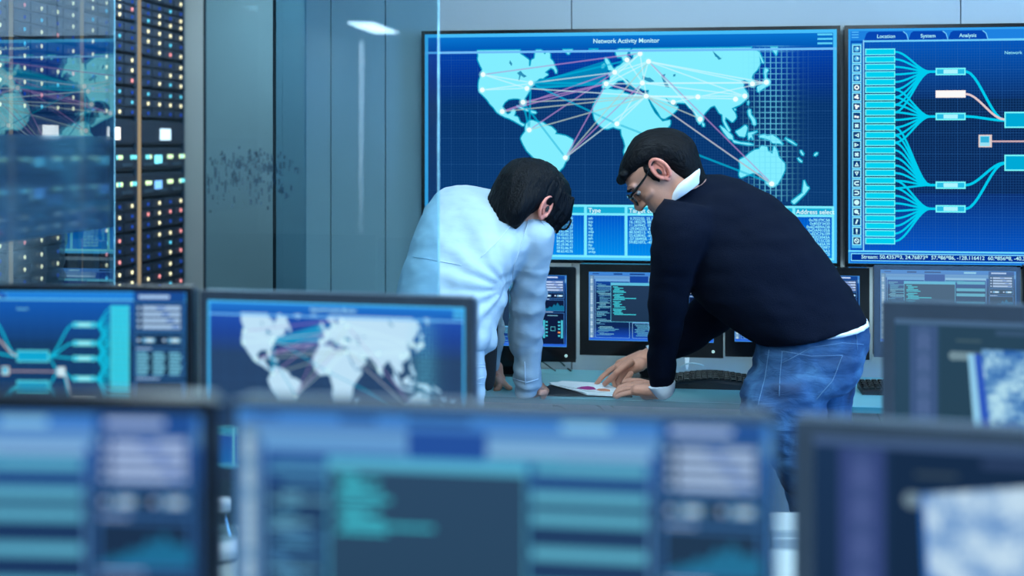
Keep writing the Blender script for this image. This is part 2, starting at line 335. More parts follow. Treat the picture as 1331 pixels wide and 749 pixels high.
def ui_map(d, land=(130, 238, 255), bg2=(4, 50, 108), bg3=(10, 58, 112), glow=(0, 176, 214)):
    d.rect(0, 0, 1, .08, (10, 122, 214), L=0, c2=(0, 84, 178))
    d.rect(0, .08, 1, .2, (0, 66, 172), L=0, c2=(2, 50, 140)); d.rect(0, .2, 1, .32, (2, 50, 140), L=0, c2=bg2)
    d.rect(0, .32, 1, 1, bg2, L=0, c2=bg3)
    for i in range(1, 150):
        u = i / 150; d.line([(u, .08), (u, 1)], .0011, (60, 130, 200), .13 if i % 10 else .3, L=1)
    for i in range(6, 86):
        v = i / 86; d.line([(0, v), (1, v)], .0011, (60, 130, 200), .13 if i % 10 else .3, L=1)
    for k, p in LAND.items():
        q = [uvb(x) for x in p]; q = [(u, max(v, .075)) for u, v in q]
        d.line(q + [q[0]], .0062, glow, .75, L=2)
        d.poly(q, land, 1, L=3)
    for p in WATER: d.poly([uvb(x) for x in p], (10, 128, 176), .9, L=4)
    # bright grid band
    for i in range(16):
        x = 966 + i * 7.1; a = math.exp(-((x - 1001) / 26) ** 2)
        d.line([uvb((x, 62)), uvb((x, 262))], .0024, (110, 220, 250), .62 * a, L=5)
    for j in range(28):
        y = 60 + j * 7.2; fy = math.exp(-((y - 150) / 95) ** 2)
        for i in range(16):
            x = 962 + i * 7.1; a = math.exp(-((x - 999) / 24) ** 2)
            d.line([uvb((x, y)), uvb((x + 7.1, y))], .0024, (110, 220, 250), .6 * a * (.4 + .6 * fy), L=5)
    N = dict(A=(628,97),B=(627,117),c=(685,115),D=(690,108),E=(680,133),Fx=(653,145),G=(688,169),Hh=(735,205),e1=(799,94),e2=(788,109),e3=(843,80),e4=(835,108),e5=(840,125),af=(802,161),gu=(875,133),i1=(907,126),i2=(910,155),hk=(968,125),h2=(956,129),tk=(996,107),se=(978,109),au=(1003,239),ab=(815,78),ac=(832,70))
    d.poly([uvb((694, 108)), uvb((786, 79)), uvb((790, 92)), uvb((786, 106)), uvb((700, 116))], (0, 160, 205), .62, L=5)
    WH, PK, YE, CY = (215, 250, 255), (176, 140, 205), (180, 205, 200), (0, 180, 220)
    lines = [('A','D',WH),('A','c',WH),('B','D',WH),('B','c',WH),('D','e1',WH),('D','e2',CY),('c','e2',CY),('D','ab',CY),('E','e2',PK),('E','e5',YE),('Fx','e1',PK),('Fx','e2',PK),('Fx','e5',YE),('E','G',CY),('D','af',CY),('D','G',CY),('G','e1',PK),('G','e5',YE),('E','Hh',CY),('Hh','e2',PK),('Hh','e5',WH),('Hh','e4',PK),('Hh','e3',YE),('af','e5',WH),('af','e4',WH),('e3','i2',WH),('e3','hk',WH),('e3','tk',WH),('e3','se',WH),('e4','tk',WH),('e4','hk',WH),('e5','hk',WH),('e5','i1',WH),('e5','h2',WH),('e5','gu',WH),('e5','i2',YE),('e5','au',PK),('e5','au',YE),('e3','au',PK),('gu','tk',WH),('af','au',CY),('e1','e3',WH),('e2','e3',WH),('e2','e5',PK),('e1','e5',WH),('e4','e3',WH),('ac','e2',WH),('ac','e5',WH),('ab','e4',WH),('e1','ac',WH),('A','ac',PK),('c','e5',WH),('e2','tk',WH),('e2','gu',WH)]
    for i, (a, b, c) in enumerate(lines):
        p, q = uvb(N[a]), uvb(N[b]); o = ((i * 7) % 5 - 2) * .0012
        d.line([(p[0], p[1]), (q[0], q[1] + o)], .0034 if c is not CY else .005, c, .6 if c is not WH else .5, L=6 + (i % 4))
    for k, p in N.items():
        u, v = uvb(p); d.disc(u, v, .0105, (150, 245, 255), .4, L=10); d.disc(u, v, .0062, (240, 255, 255), 1, L=11)
    # frame, header
    d.rect(0, .078, 1, .088, (110, 190, 250), L=12)
    d.frame(0, 0, 1, 1, .0085, (70, 190, 250), 1, L=12)
    d.text('Network Activity Monitor', .5, .028, .02, (190, 250, 255), L=13, align='CENTER', bold=.05)
    for i in range(3): d.rect(.955, .018 + i * .019, .99, .026 + i * .019, (90, 210, 250), L=13)
    # table
    t0, t1, tb = .765, .798, .985
    d.rect(.012, t1, .992, tb, (0, 84, 200), L=12, c2=(0, 140, 235)); d.rect(.012, t0, .992, t1, (20, 170, 215), L=12)
    for i in range(1, 130): d.line([(.012 + .98 * i / 130, t1), (.012 + .98 * i / 130, tb)], .001, (60, 180, 250), .2, L=13)
    fr = (120, 236, 255)
    d.frame(.010, t0 - .008, .994, tb + .004, .0055, fr, 1, L=14); d.rect(.012, t1 - .004, .992, t1 + .006, fr, L=14)
    cols = [.1, .2, .302, .401, .50, .60, .70, .80, .90]
    for u in cols: d.rect(u - .0035, t0, u + .0035, tb, fr, L=14)
    rr = random.Random(3)
    heads = ['ID', 'Time', 'Source', 'Port', 'Type', 'Target coordinates', '', 'Gateway', '', 'Address select']
    hx = [.02, .108, .208, .31, .408, .507, 0, .71, 0, .905]
    for t, u in zip(heads, hx):
        if t: d.text(t, u, t0 + .006, .02, (225, 255, 255), L=15, bold=.04)
    words = ['ssh', 'tcp', 'ftp', 'tcp', 'udp', 'tcp', 'ssh', 'dns', 'ftp', 'http', 'smtp', 'icmp']
    for r in range(11):
        v = t1 + .012 + r * .0147
        for u in (.208, .31): d.text('%02d.%02d.%02d.%02d' % tuple(rr.randint(10, 99) for _ in range(4)), u + .02, v, .0115, TXT, L=15, bold=.06)
        d.text(words[r], .408, v, .0118, TXT, L=15, bold=.06)
        if r < 8: d.text('%9.6f, %9.6f' % (rr.uniform(-60, 60), rr.uniform(-120, 120)), .507, v, .0125, TXT, L=15, bold=.06)
        d.text('0x%08X' % rr.randrange(1 << 32), .984, v, .0125, TXT, L=15, align='RIGHT', bold=.06)
        d.text('%02d:%02d:%02d' % (rr.randint(0, 23), rr.randint(0, 59), rr.randint(0, 59)), .11, v, .0115, TXT, L=15, bold=.06)
def bez(p, q, n=9):
    return [(p[0] + (q[0] - p[0]) * t, p[1] + (q[1] - p[1]) * (t * t * (3 - 2 * t))) for t in (i / n for i in range(n + 1))]
def widgets(d, u0, u1, v0=.09, L=3):
    w = u1 - u0; c = (190, 215, 250); f = (60, 120, 190)
    d.rect(u0, 0, u1, .06, (20, 70, 150), L=L); d.rect(u0 + .1 * w, .022, u0 + .7 * w, .042, c, L=L + 1)
    d.rect(u0, .06, u1, 1, (14, 28, 62), L=L)
    for (a, b) in ((.065, .235), (.245, .33), (.345, .505), (.525, .97)): d.frame(u0 + .02 * w, a, u1 - .02 * w, b, .004, f, 1, L=L + 1)
    d.rect(u0 + .04 * w, .07, u1 - .04 * w, .23, (24, 78, 170), L=L, c2=(28, 60, 120))
    for i in range(4):
        v = .085 + i * .037
        d.disc(u0 + .1 * w, v + .012, .006, c, L=L + 2); d.rect(u0 + .17 * w, v, u1 - .08 * w, v + .025, c, .9, L=L + 2)
        d.rect(u0 + (.45 + .1 * i) * w, v + .006, u0 + (.62 + .09 * i) * w, v + .018, (90, 130, 210), L=L + 3)
    for k in (0, .5):
        d.disc(u0 + (.1 + k) * w, .288, .006, c, L=L + 2); d.rect(u0 + (.17 + k) * w, .275, u0 + (.42 + k) * w, .302, (120, 180, 225), L=L + 2); d.rect(u0 + (.25 + k) * w, .279, u0 + (.38 + k) * w, .298, (215, 240, 255), L=L + 3)
    d.rect(u0 + .05 * w, .334, u0 + .35 * w, .342, c, .8, L=L + 1); d.rect(u0 + .05 * w, .512, u0 + .5 * w, .52, c, .8, L=L + 1)
    return w
def ui_net(d):
    d.rect(0, 0, 1, .3, (0, 92, 200), L=0, c2=(8, 44, 100)); d.rect(0, .3, 1, .7, (8, 40, 84), L=0, c2=(8, 40, 90)); d.rect(0, .7, 1, 1, (8, 44, 110), L=0, c2=(0, 90, 210))
    for i in range(1, 160):
        u = i / 160; d.line([(u, .06), (u, 1)], .0011, (50, 120, 200), .22 if i % 8 else .42, L=1)
    for i in range(5, 90):
        v = i / 90; d.line([(0, v), (1, v)], .0011, (50, 120, 200), .22 if i % 8 else .4, L=1)
    d.rect(0, 0, 1, .05, (30, 130, 225), L=2); d.frame(0, 0, 1, 1, .005, (50, 160, 240), 1, L=3)
    d.rect(.034, .048, 1, .057, (110, 210, 255), L=4); d.rect(.034, .048, .0365, .955, (150, 220, 255), L=4)
    for i in range(3): d.rect(.008, .012 + i * .011, .024, .016 + i * .011, (90, 190, 250), L=4)
    x = .036
    for t, e in (('Location', .138), ('System', .228), ('Analysis', .318)):
        d.poly([(x, .05), (x + .006, .02), (x + .012, .013), (e - .012, .013), (e - .004, .025), (e, .05)], (6, 70, 178), 1, L=4)
        d.line([(e - .012, .013), (e - .004, .025), (e, .05)], .0022, (110, 200, 250), 1, L=5)
        d.text(t, (x + e) / 2, .024, .016, (170, 245, 255), L=5, align='CENTER', bold=.05); x = e
    # tool column
    d.rect(.008, .062, .031, .935, (70, 180, 240), L=4)
    lb = (205, 250, 255)
    for i in range(21):
        v = .068 + i * .0409
        d.rect(.0095, v, .0295, v + .036, (150, 240, 255), L=5); d.rect(.0115, v + .0035, .0275, v + .0325, (20, 90, 170) if i < 4 else (10, 60, 120), L=6)
        cu, cv = .0195, v + .018; k = d.w / d.h; q = .0052
        sh = i % 21
        if sh < 4: d.disc(cu, cv, .006, (90, 190, 240), L=7); d.poly([(cu, cv - q * k), (cu + q, cv + (sh - 1.5) * .003), (cu, cv + q * k * .5)], lb, L=8)
        elif sh == 4: d.disc(cu, cv, .0062, (240, 255, 255), L=7, n=8); d.disc(cu, cv, .0026, (10, 60, 120), L=8)
        elif sh in (5, 6, 7):
            for a in range(3 if sh < 7 else 2): d.disc(cu + .0032 * math.cos(a * 2.1 + sh), cv + .0032 * k * math.sin(a * 2.1 + sh), .003, (240, 255, 255), L=7)
        elif sh in (8, 11): d.line([(cu - q * .7, cv - q * k * .7), (cu + q * .7, cv + q * k * .7)], .004, lb, L=7); d.line([(cu + q * .7, cv - q * k * .7), (cu - q * .7, cv + q * k * .7)], .004, lb, L=7)
        elif sh in (9, 10): s_ = 1 if sh == 9 else -1; d.poly([(cu - s_ * q, cv), (cu + s_ * q, cv - q * k), (cu + s_ * q, cv + q * k)], lb, L=7); d.disc(cu + s_ * .0012, cv, .0015, (10, 60, 120), L=8)
        elif sh in (12, 13): s_ = 1 if sh == 12 else -1; d.poly([(cu, cv - s_ * q * k), (cu + q, cv + s_ * q * k), (cu - q, cv + s_ * q * k)], lb, L=7); d.disc(cu, cv + s_ * .003, .0015, (10, 60, 120), L=8)
        elif sh in (14, 15):
            s_ = 1 if sh == 14 else -1
            d.line([(cu + s_ * q, cv - q * k * .7), (cu - s_ * q * .5, cv - q * k * .7), (cu - s_ * q, cv), (cu - s_ * q * .5, cv + q * k * .7), (cu + s_ * q, cv + q * k * .7)], .0032, lb, L=7)
        elif sh == 16: d.disc(cu, cv, .0062, lb, L=7)
        elif sh == 17: d.disc(cu - .001, cv - .002, .005, lb, L=7); d.line([(cu, cv), (cu + q, cv + q * k)], .0035, lb, L=7)
        elif sh == 18: d.line([(cu + .002, cv - q * k), (cu - .002, cv + q * k)], .0038, lb, L=7)
        elif sh == 19: d.line([(cu, cv - q * k), (cu, cv + q * k * .4)], .0042, lb, L=7); d.disc(cu, cv + q * k * .85, .0016, lb, L=7)
        else: d.disc(cu, cv, .0062, lb, L=7); d.disc(cu, cv, .0038, (10, 60, 120), L=8); d.line([(cu - .003, cv - .005), (cu + .003, cv + .005)], .0018, lb, L=9)
    bx, lt = (0, 205, 240), (120, 250, 255)
    rows = [.085 + i * .0322 for i in range(26)]
    def lst(a, b):
        for v in rows: d.rect(a, v, b, v + .0275, lt, L=5); d.rect(a + .0022, v + .0035, b - .0022, v + .024, (0, 208, 240), L=6)
    lst(.039, .108); lst(.713, .783)
    nodes = [.185, .375, .665, .765]; grp = [(0, 9), (5, 13), (10, 19), (17, 26)]
    def node(a, b, v, hot=False):
        d.rect(a, v - .0155, b, v + .0155, lt if not hot else (255, 245, 240), L=5); d.rect(a + .003, v - .01, b - .003, v + .01, (40, 190, 230) if not hot else (250, 250, 250), L=6)
        if not hot: d.rect(a + .018, v - .0085, b - .018, v + .0085, (170, 245, 255), L=7)
    for v, (g0, g1) in zip(nodes, grp):
        for r in range(g0, g1): d.line(bez((.108, rows[r] + .014), (.188, v)), .0048, bx, 1, L=4)
        d.line([(.182, v), (.2, v)], .0058, bx, L=4); node(.2, .268, v)
    node(.2, .268, .28, True)
    node2 = [.2, .31, .40, .52, .735]; 
    for v in node2:
        node(.57, .655, v)
    node(.57, .655, .625, True)
    grp2 = [(0, 8), (3, 12), (6, 14), (9, 19), (17, 26)]
    for v, (g0, g1) in zip(node2, grp2):
        for r in range(g0, g1): d.line(bez((.655, v), (.713, rows[r] + .014)), .0042, bx, 1, L=4)
    for v, e in ((.39, .39), (.57, .57)):
        d.rect(.355, v - .034, .478, v + .034, lt, L=5); d.rect(.358, v - .028, .475, v + .028, (0, 170, 215), L=6)
    d.line(bez((.268, .185), (.355, .39)), .006, bx, L=4); d.line(bez((.268, .28), (.355, .388)), .005, (226, 202, 204), L=5); d.line(bez((.268, .375), (.355, .392)), .006, bx, L=4)
    d.line(bez((.268, .665), (.355, .57)), .006, bx, L=4); d.line(bez((.268, .765), (.355, .572)), .006, bx, L=4)
    for v in (.2, .31, .40): d.line(bez((.478, .39), (.57, v)), .006, bx, L=4)
    for v in (.52, .735): d.line(bez((.53, .48), (.57, v)), .006, bx, L=4)
    d.line(bez((.53, .48), (.57, .625)), .005, (226, 202, 204), L=4); d.line(bez((.478, .57), (.57, .9)), .006, bx, L=4); d.line([(.478, .39), (.51, .48)], .005, bx, L=4); d.line([(.478, .57), (.51, .48)], .005, bx, L=4)
    d.rect(.297, .452, .327, .505, (222, 205, 205), L=5); d.rect(.3, .457, .322, .5, (150, 225, 245), L=6); d.rect(.3015, .46, .3205, .485, (50, 180, 220), L=7)
    d.line([(.327, .48), (.512, .48)], .0042, (200, 170, 180), L=4); d.rect(.51, .452, .54, .508, (225, 240, 250), L=5)
    d.text('Network', .355, .1, .014, (140, 230, 250), L=5, bold=.05)
    widgets(d, .80, .992, L=5)
    for i in range(3):
        for j in range(7): d.rect(.812 + i * .061, .358 + j * .020, .812 + i * .061 + .04 + .008 * ((i * 3 + j * 5) % 3) / 2, .373 + j * .020, (120, 190, 220), .9, L=8)
    # ticker
    d.rect(.004, .948, 1, .997, (20, 110, 220), L=8); d.rect(0, .944, 1, .951, (110, 220, 255), L=9); d.frame(.006, .957, .996, .99, .002, (130, 225, 255), 1, L=9)
    d.rect(.008, .961, .994, .986, (0, 50, 150), L=9)
    d.text('Stream: 50.435793, 24.768739  57.986986, -128.116412  60.985698, -40.346972  74.479750, 56.901472  -45.626876, 169.047944  -40.8', .03, .9625, .0165, (190, 250, 255), L=10, bold=.04)
def ui_code(d, seed=1, vmax=.62):
    r = random.Random(seed); k = d.w / d.h
    d.rect(0, 0, 1, .06, (60, 135, 220), L=0, c2=(70, 130, 205)); d.rect(0, .06, 1, .11, (112, 164, 215), L=0, c2=(90, 145, 205)); d.rect(0, .11, 1, .3, (20, 74, 165), L=0, c2=(14, 40, 88)); d.rect(0, .3, 1, .8, (14, 40, 88), L=0); d.rect(0, .8, 1, 1, (14, 40, 88), L=0, c2=(24, 80, 200))
    d.rect(.03, .02, .08, .035, (40, 80, 150), L=1); d.rect(.2, .02, .27, .04, (20, 60, 130), L=1); d.rect(.33, .02, .45, .04, (20, 60, 130), L=1); d.rect(.62, .02, .71, .045, (150, 215, 245), L=1)
    # icon strip
    d.rect(.0, .05, .042, .97, (96, 136, 180), L=1)
    for i in range(26):
        v = .07 + i * .0345; d.disc(.021, v + .012, .0105, (176, 206, 226) if 7 < i < 12 or i % 3 else (130, 170, 200), L=2, n=8)
    # left code pane
    d.frame(.05, .1, .33, .965, .004, (110, 170, 225), 1, L=2); d.rect(.054, .11, .326, .14, (110, 170, 225), L=2)
    v = .17
    while v < .95:
        ind = r.choice([0, 0, .012, .024]); ln = r.uniform(.03, .16) if v > .62 or v < .35 else r.uniform(.02, .12)
        d.rect(.062 + ind, v, .062 + ind + ln, v + .0095, r.choice([(92, 170, 205), (76, 140, 190), (120, 190, 215)]), .95, L=3); v += .0175 if r.random() > .12 else .04
    # second pane
    d.rect(.33, .06, .48, .16, (22, 70, 160), L=1)
    d.frame(.48, .1, .785, .965, .004, (110, 170, 225), 1, L=2); d.rect(.482, .105, .783, .135, (150, 200, 235), L=2); d.rect(.484, .14, .62, .17, (60, 150, 190), .8, L=3)
    for vv, a, b in ((.15, .57, .775), (.245, .565, .775), (.315, .565, .775), (.43, .565, .775), (.545, .565, .775), (.62, .565, .72)): d.rect(a, vv, b, vv + .04, (100, 190, 215), .9, L=3)
    d.frame(.35, .72, .785, .965, .004, (120, 175, 220), 1, L=3); d.rect(.352, .725, .78, .745, (110, 170, 225), L=3)
    v = .76
    while v < .94: d.rect(.37 + r.choice([0, .01, .02]), v, .40 + r.uniform(.03, .33), v + .0095, (92, 170, 205), .95, L=4); v += .018
    # popup
    d.rect(.178, .16, .555, .725, (36, 60, 92), L=6, c2=(30, 54, 82)); d.frame(.176, .155, .557, .73, .0035, (90, 190, 225), 1, L=7); d.rect(.178, .158, .555, .195, (94, 190, 222), L=7)
    v = .21; j = 0
    while v < vmax:
        pat = [.05, .09, .055, .11, .13, .09, .07, .1, .22, .12, .08][j % 11]; ind = [0, .01, .01, 0, 0, .01][j % 6]
        d.rect(.195 + ind, v, .195 + ind + pat * .8, v + .012, (66, 205, 222), 1, L=8); v += .0195 if j % 5 != 4 else .03; j += 1
    # widgets column
    widgets(d, .80, .985, L=5)
    pts = [(.0, .47), (.1, .46), (.2, .44), (.25, .45), (.35, .42), (.45, .43), (.55, .385), (.62, .41), (.7, .365), (.8, .41), (.9, .40), (1, .42)]
    w = .175; d.poly([(.806, .498)] + [(.806 + a * w, b + .02) for a, b in pts] + [(.981, .498)], (20, 110, 150), 1, L=8)
    d.rect(.85, .56, .93, .572, (110, 170, 200), L=8)
    for a in (.815, .955): d.rect(a, .63, a + .016, .88, (70, 190, 215), L=8)
    for i in range(5):
        d.rect(.836, .645 + i * .048, .852, .667 + i * .048, (70, 190, 215), L=8); d.rect(.932, .645 + i * .048, .95, .667 + i * .048, (70, 190, 215) if i != 3 else (235, 150, 90), L=8)
    d.frame(.875, .72, .912, .78, .003, (90, 200, 220), 1, L=8)
    d.rect(0, .962, 1, 1, (40, 100, 215), L=9); d.frame(0, 0, 1, 1, .004, (70, 150, 230), 1, L=10)
def ui_image(d, seed=2, tilt=0, sharp=1):
    r = random.Random(seed); k = d.w / d.h
    d.rect(0, 0, 1, 1, (22, 44, 78), L=0, c2=(14, 30, 56)); d.rect(0, .0, 1, .035, (70, 92, 130), L=1)
    d.rect(.055, .04, .155, 1, (52, 66, 118), L=1)
    for i in range(22): d.disc(.105, .08 + i * .043, .026, (74, 88, 140) if i % 3 else (62, 78, 128), L=2, n=8)
    d.rect(.165, .04, 1, 1, (14, 32, 62), L=1, c2=(12, 28, 52)); d.rect(.22, .115, .31, .13, (60, 74, 84), L=2)
    d.disc(.212, .215, .018, (120, 140, 150), L=3); d.rect(.212, .19, .29, .24, (120, 140, 150), L=2); d.disc(.29, .215, .018, (90, 110, 130), L=3)
    d.rect(.36, .055, 1, .085, (46, 62, 98), L=2)
    # aerial view drawn as a mosaic of small pale patches
    u0, v0, slope = (.31, .17, 0) if tilt == 0 else (.235, .19, -.22)
    n = 64
    for i in range(n):
        for j in range(n):
            a = u0 + (1 - u0) * i / n; b0 = v0 + max(slope * (a - u0), -.12) if slope else v0
            b = b0 + (1 - b0) * j / n; da = (1 - u0) / n * 1.02; db = (1 - b0) / n * 1.05
            q = noise.noise(Vector((a * 13, b * 9, seed))) + .6 * noise.noise(Vector((a * 60, b * 42, seed + 5))) + .2
            q = max(0, min(1, .36 + .95 * q + (.12 if tilt else 0)))
            lo, hi = ((28, 84, 168), (190, 228, 246)) if not tilt else ((96, 140, 196), (206, 228, 242))
            c = tuple(x + (y - x) * q for x, y in zip(lo, hi))
            sh = (b - b0) * (.03 if tilt else .05)
            d.poly([(a + sh, b), (min(1, a + da + sh), b), (min(1, a + da + sh), b + db), (a + sh, b + db)], c, 1, L=4)
    if not tilt:
        d.poly([(.262, .2), (.285, .2), (.335, 1), (.30, 1)], (150, 205, 240), 1, L=5)
        d.poly([(.285, .2), (.31, .2), (.365, 1), (.335, 1)], (30, 70, 190), 1, L=5)
    else:
        d.line([(.235, .19), (.26, 1)], .01, (50, 110, 190), 1, L=5)
# ---------- room ----------
XLW, XRW, YR, YE, CEIL = -3.3, 3.4, -7.0, 6.68 * S, 2.62
def room():
    b = bmesh.new(); box(b, XLW - .1, XRW + .1, YR - .1, YE + .2, -.1, 0); struct(obj('floor', b, M['floor']))
    b = bmesh.new(); box(b, XLW - .1, XRW + .1, YR - .1, YE + .2, CEIL, CEIL + .1); struct(obj('ceiling', b, M['ceiling']))
    b = bmesh.new()                                  # panelled wall behind the screens, 4 mm shadow joints
    xs = [G, onY(430, 0, W).x, onY(501, 0, W).x, onY(743, 20, W).x, onY(743, 20, W).x + 1.3, XRW]
    for a, c in zip(xs, xs[1:]):
        box(b, a + .002, c - .002, W, W + .03, 0, DESK - .12); box(b, a + .002, c - .002, W, W + .03, DESK - .116, CEIL)
    box(b, G, XRW, W + .028, W + .14, 0, CEIL, mi=1)
    o = struct(obj('wall_back', b, [M['wall'], M['dark_gap']]))
    b = bmesh.new(); box(b, XLW, G + .0, YE, YE + .1, 0, CEIL); struct(obj('wall_server_room_end', b, M['wall_tile']))
    b = bmesh.new(); box(b, G + .0, G + .1, W + .142, YE + .1, 0, CEIL); struct(obj('wall_server_room_side', b, M['wall_tile']))
    b = bmesh.new(); box(b, XLW - .1, XLW, YR, YE + .1, 0, CEIL); struct(obj('wall_left', b, M['wall']))
    b = bmesh.new(); box(b, XRW, XRW + .1, YR, W + .14, 0, CEIL); struct(obj('wall_right', b, M['wall']))
    b = bmesh.new(); box(b, XLW, XRW, YR - .1, YR, 0, CEIL); struct(obj('wall_rear', b, M['wall']))
room()

# ---------- glass ----------
def glass_panels():
    # panel in the partition line, mirrors the wall screen
    y1 = onX(143, 0, G).y; y0 = y1 - 1.15
    t = thing('glass_door', 'tall glass door with a frosted band and steel pull, mirroring the world map', 'glass door', (G, y0, 0))
    b = bmesh.new(); box(b, 0, .010, 0, y1 - y0, .01, CEIL - .005); obj('pane', b, M['glassA'], t)
    b = bmesh.new(); box(b, -.001, .011, y1 - y0, y1 - y0 + .004, .01, CEIL - .005); obj('pane_edge', b, M['glassedge'], t)
    z1 = onX(120, 177, G).z; z0 = onX(120, 298, G).z
    b = bmesh.new(); box(b, .0105, .012, .01, y1 - y0 - .004, z0, z1); obj('frosted_band', b, M['frost'], t)
    h = bmesh.new(); ya, yb = onX(112, 0, G).y - y0, onX(139, 0, G).y - y0; za, zb = onX(139, 296, G).z, .5
    for yy in (yb,): box(h, -.045, -.02, yy - .03, yy, zb, za)
    box(h, -.045, -.02, ya, yb, za - .02, za); box(h, -.045, -.02, ya, ya + .02, zb, za)
    for zz in (za - .05, zb + .1): box(h, -.03, 0, yb - .03, yb, zz, zz + .02)
    obj('pull_handle', h, M['metal'], t)
    # fixed pane where the partition meets the screen wall
    ya = onX(355, 0, G).y
    t = thing('glass_partition', 'narrow fixed glass pane joining the screen wall at the server room', 'glass panel', (G, ya, 0))
    b = bmesh.new(); box(b, 0, .010, 0, W - ya - .004, .0, CEIL - .005); obj('pane', b, M['glassC'], t)
    b = bmesh.new(); box(b, -.0005, .0105, -.002, 0, .0, CEIL - .005); obj('edge_seal', b, M['dark_gap'], t)
    # pane facing the camera, its bright edge runs down past the white shirt
    Y = 3.05 * S; a, c = onY(266, 0, Y).x, onY(569, 0, Y).x
    t = thing('glass_partition', 'clear glass pane whose bright speckled edge crosses the white shirt', 'glass panel', (a, Y, 0))
    b = bmesh.new(); box(b, 0, c - a, 0, .008, 0, CEIL - .005); obj('pane', b, M['glassC'], t)
    b = bmesh.new(); box(b, -.003, 0, -.001, .009, 0, CEIL - .005); obj('dark_edge', b, M['dark_gap'], t)
    b = bmesh.new(); box(b, c - a, c - a + .0022, -.001, .009, 0, CEIL - .005); obj('bright_edge', b, M['glassedge'], t)
    b = bmesh.new(); r = random.Random(5)            # loose specks in the frosted strip
    for i in range(210):
        px = r.gauss(325, 36); py = r.triangular(190, 278, 215)
        if not 270 < px < 392: continue
        p = onY(px, py, Y); w, h = r.uniform(.001, .0026), r.uniform(.002, .009)
        box(b, p.x - a - w, p.x - a + w, -.0015, -.0005, p.z - h, p.z + h)
    obj('smudge_marks', b, M['smudge'], t)['kind'] = 'stuff'
m, nt, out = new_mat('frosted_film'); M['frost'] = m
t = nt.nodes.new('ShaderNodeBsdfTransparent'); t.inputs[0].default_value = (*s2l((190, 215, 228)), 1)
tl = nt.nodes.new('ShaderNodeBsdfRefraction'); tl.inputs['Roughness'].default_value = .10; tl.inputs['IOR'].default_value = 1.12; tl.inputs[0].default_value = (*s2l((225, 238, 246)), 1)
df = nt.nodes.new('ShaderNodeBsdfTranslucent'); df.inputs[0].default_value = (*s2l((170, 200, 220)), 1)
m1 = nt.nodes.new('ShaderNodeMixShader'); m1.inputs[0].default_value = .16; m2 = nt.nodes.new('ShaderNodeMixShader'); m2.inputs[0].default_value = .8
nt.links.new(tl.outputs[0], m1.inputs[1]); nt.links.new(df.outputs[0], m1.inputs[2]); nt.links.new(t.outputs[0], m2.inputs[1]); nt.links.new(m1.outputs[0], m2.inputs[2]); nt.links.new(m2.outputs[0], out.inputs[0])
m, nt, out = new_mat('glass_smudge'); M['smudge'] = m
t = nt.nodes.new('ShaderNodeBsdfTransparent'); df = nt.nodes.new('ShaderNodeBsdfDiffuse'); df.inputs[0].default_value = (*s2l((30, 60, 84)), 1)
m1 = nt.nodes.new('ShaderNodeMixShader'); m1.inputs[0].default_value = .3
nt.links.new(t.outputs[0], m1.inputs[1]); nt.links.new(df.outputs[0], m1.inputs[2]); nt.links.new(m1.outputs[0], out.inputs[0])
glass_panels()

# ---------- server racks ----------
def led_mesh(items, name, parent):
    vs, fs, cs = [], [], []
    for (y, z, ry, rz, c, kind) in items:
        b = len(vs); n = 8 if kind else 4
        for ring_ in (0, 1):
            for i in range(n):
                a = 2 * math.pi * i / n + (0 if kind else math.pi / 4); k = 1 if kind else 1.414
                yy, zz = math.cos(a) * ry * k, math.sin(a) * rz * k
                if kind and zz < 0: yy *= .75; zz *= 1.5
                vs.append((.002 + .004 * ring_, y + yy * (1 - .25 * ring_), z + zz * (1 - .25 * ring_)))
        fs.append(tuple(range(b + n, b + 2 * n)))
        for i in range(n): fs.append((b + i, b + (i + 1) % n, b + n + (i + 1) % n, b + n + i))
        cs += [c] * (n * 1 + n * 4)
    me = bpy.data.meshes.new(name); me.from_pydata(vs, [], fs)
    at = me.color_attributes.new('Col', 'FLOAT_COLOR', 'CORNER')
    at.data.foreach_set('color', [x for c in cs for x in (*s2l(c), 1)])
    return link(name, me, M['leds'], parent)
rr = random.Random(11)
XR_ = -2.8 * S; RW = .612 * S; Y0 = 4.80 * S
def py2z(py): return H - (py - 190) / 242 * .88 * 1.0 * 1.0
bounds = [('d', -76, -35.5), ('d', -35.5, 5), ('d', 5, 36), ('d', 36, 76), ('d', 76, 116), ('d', 116, 155), ('l', 155, 190), ('s', 190, 222), ('s', 222, 256), ('d', 256, 297), ('d', 297, 338), ('d', 338, 380), ('d', 380, 421), ('s', 421, 454), ('d', 454, 495)]
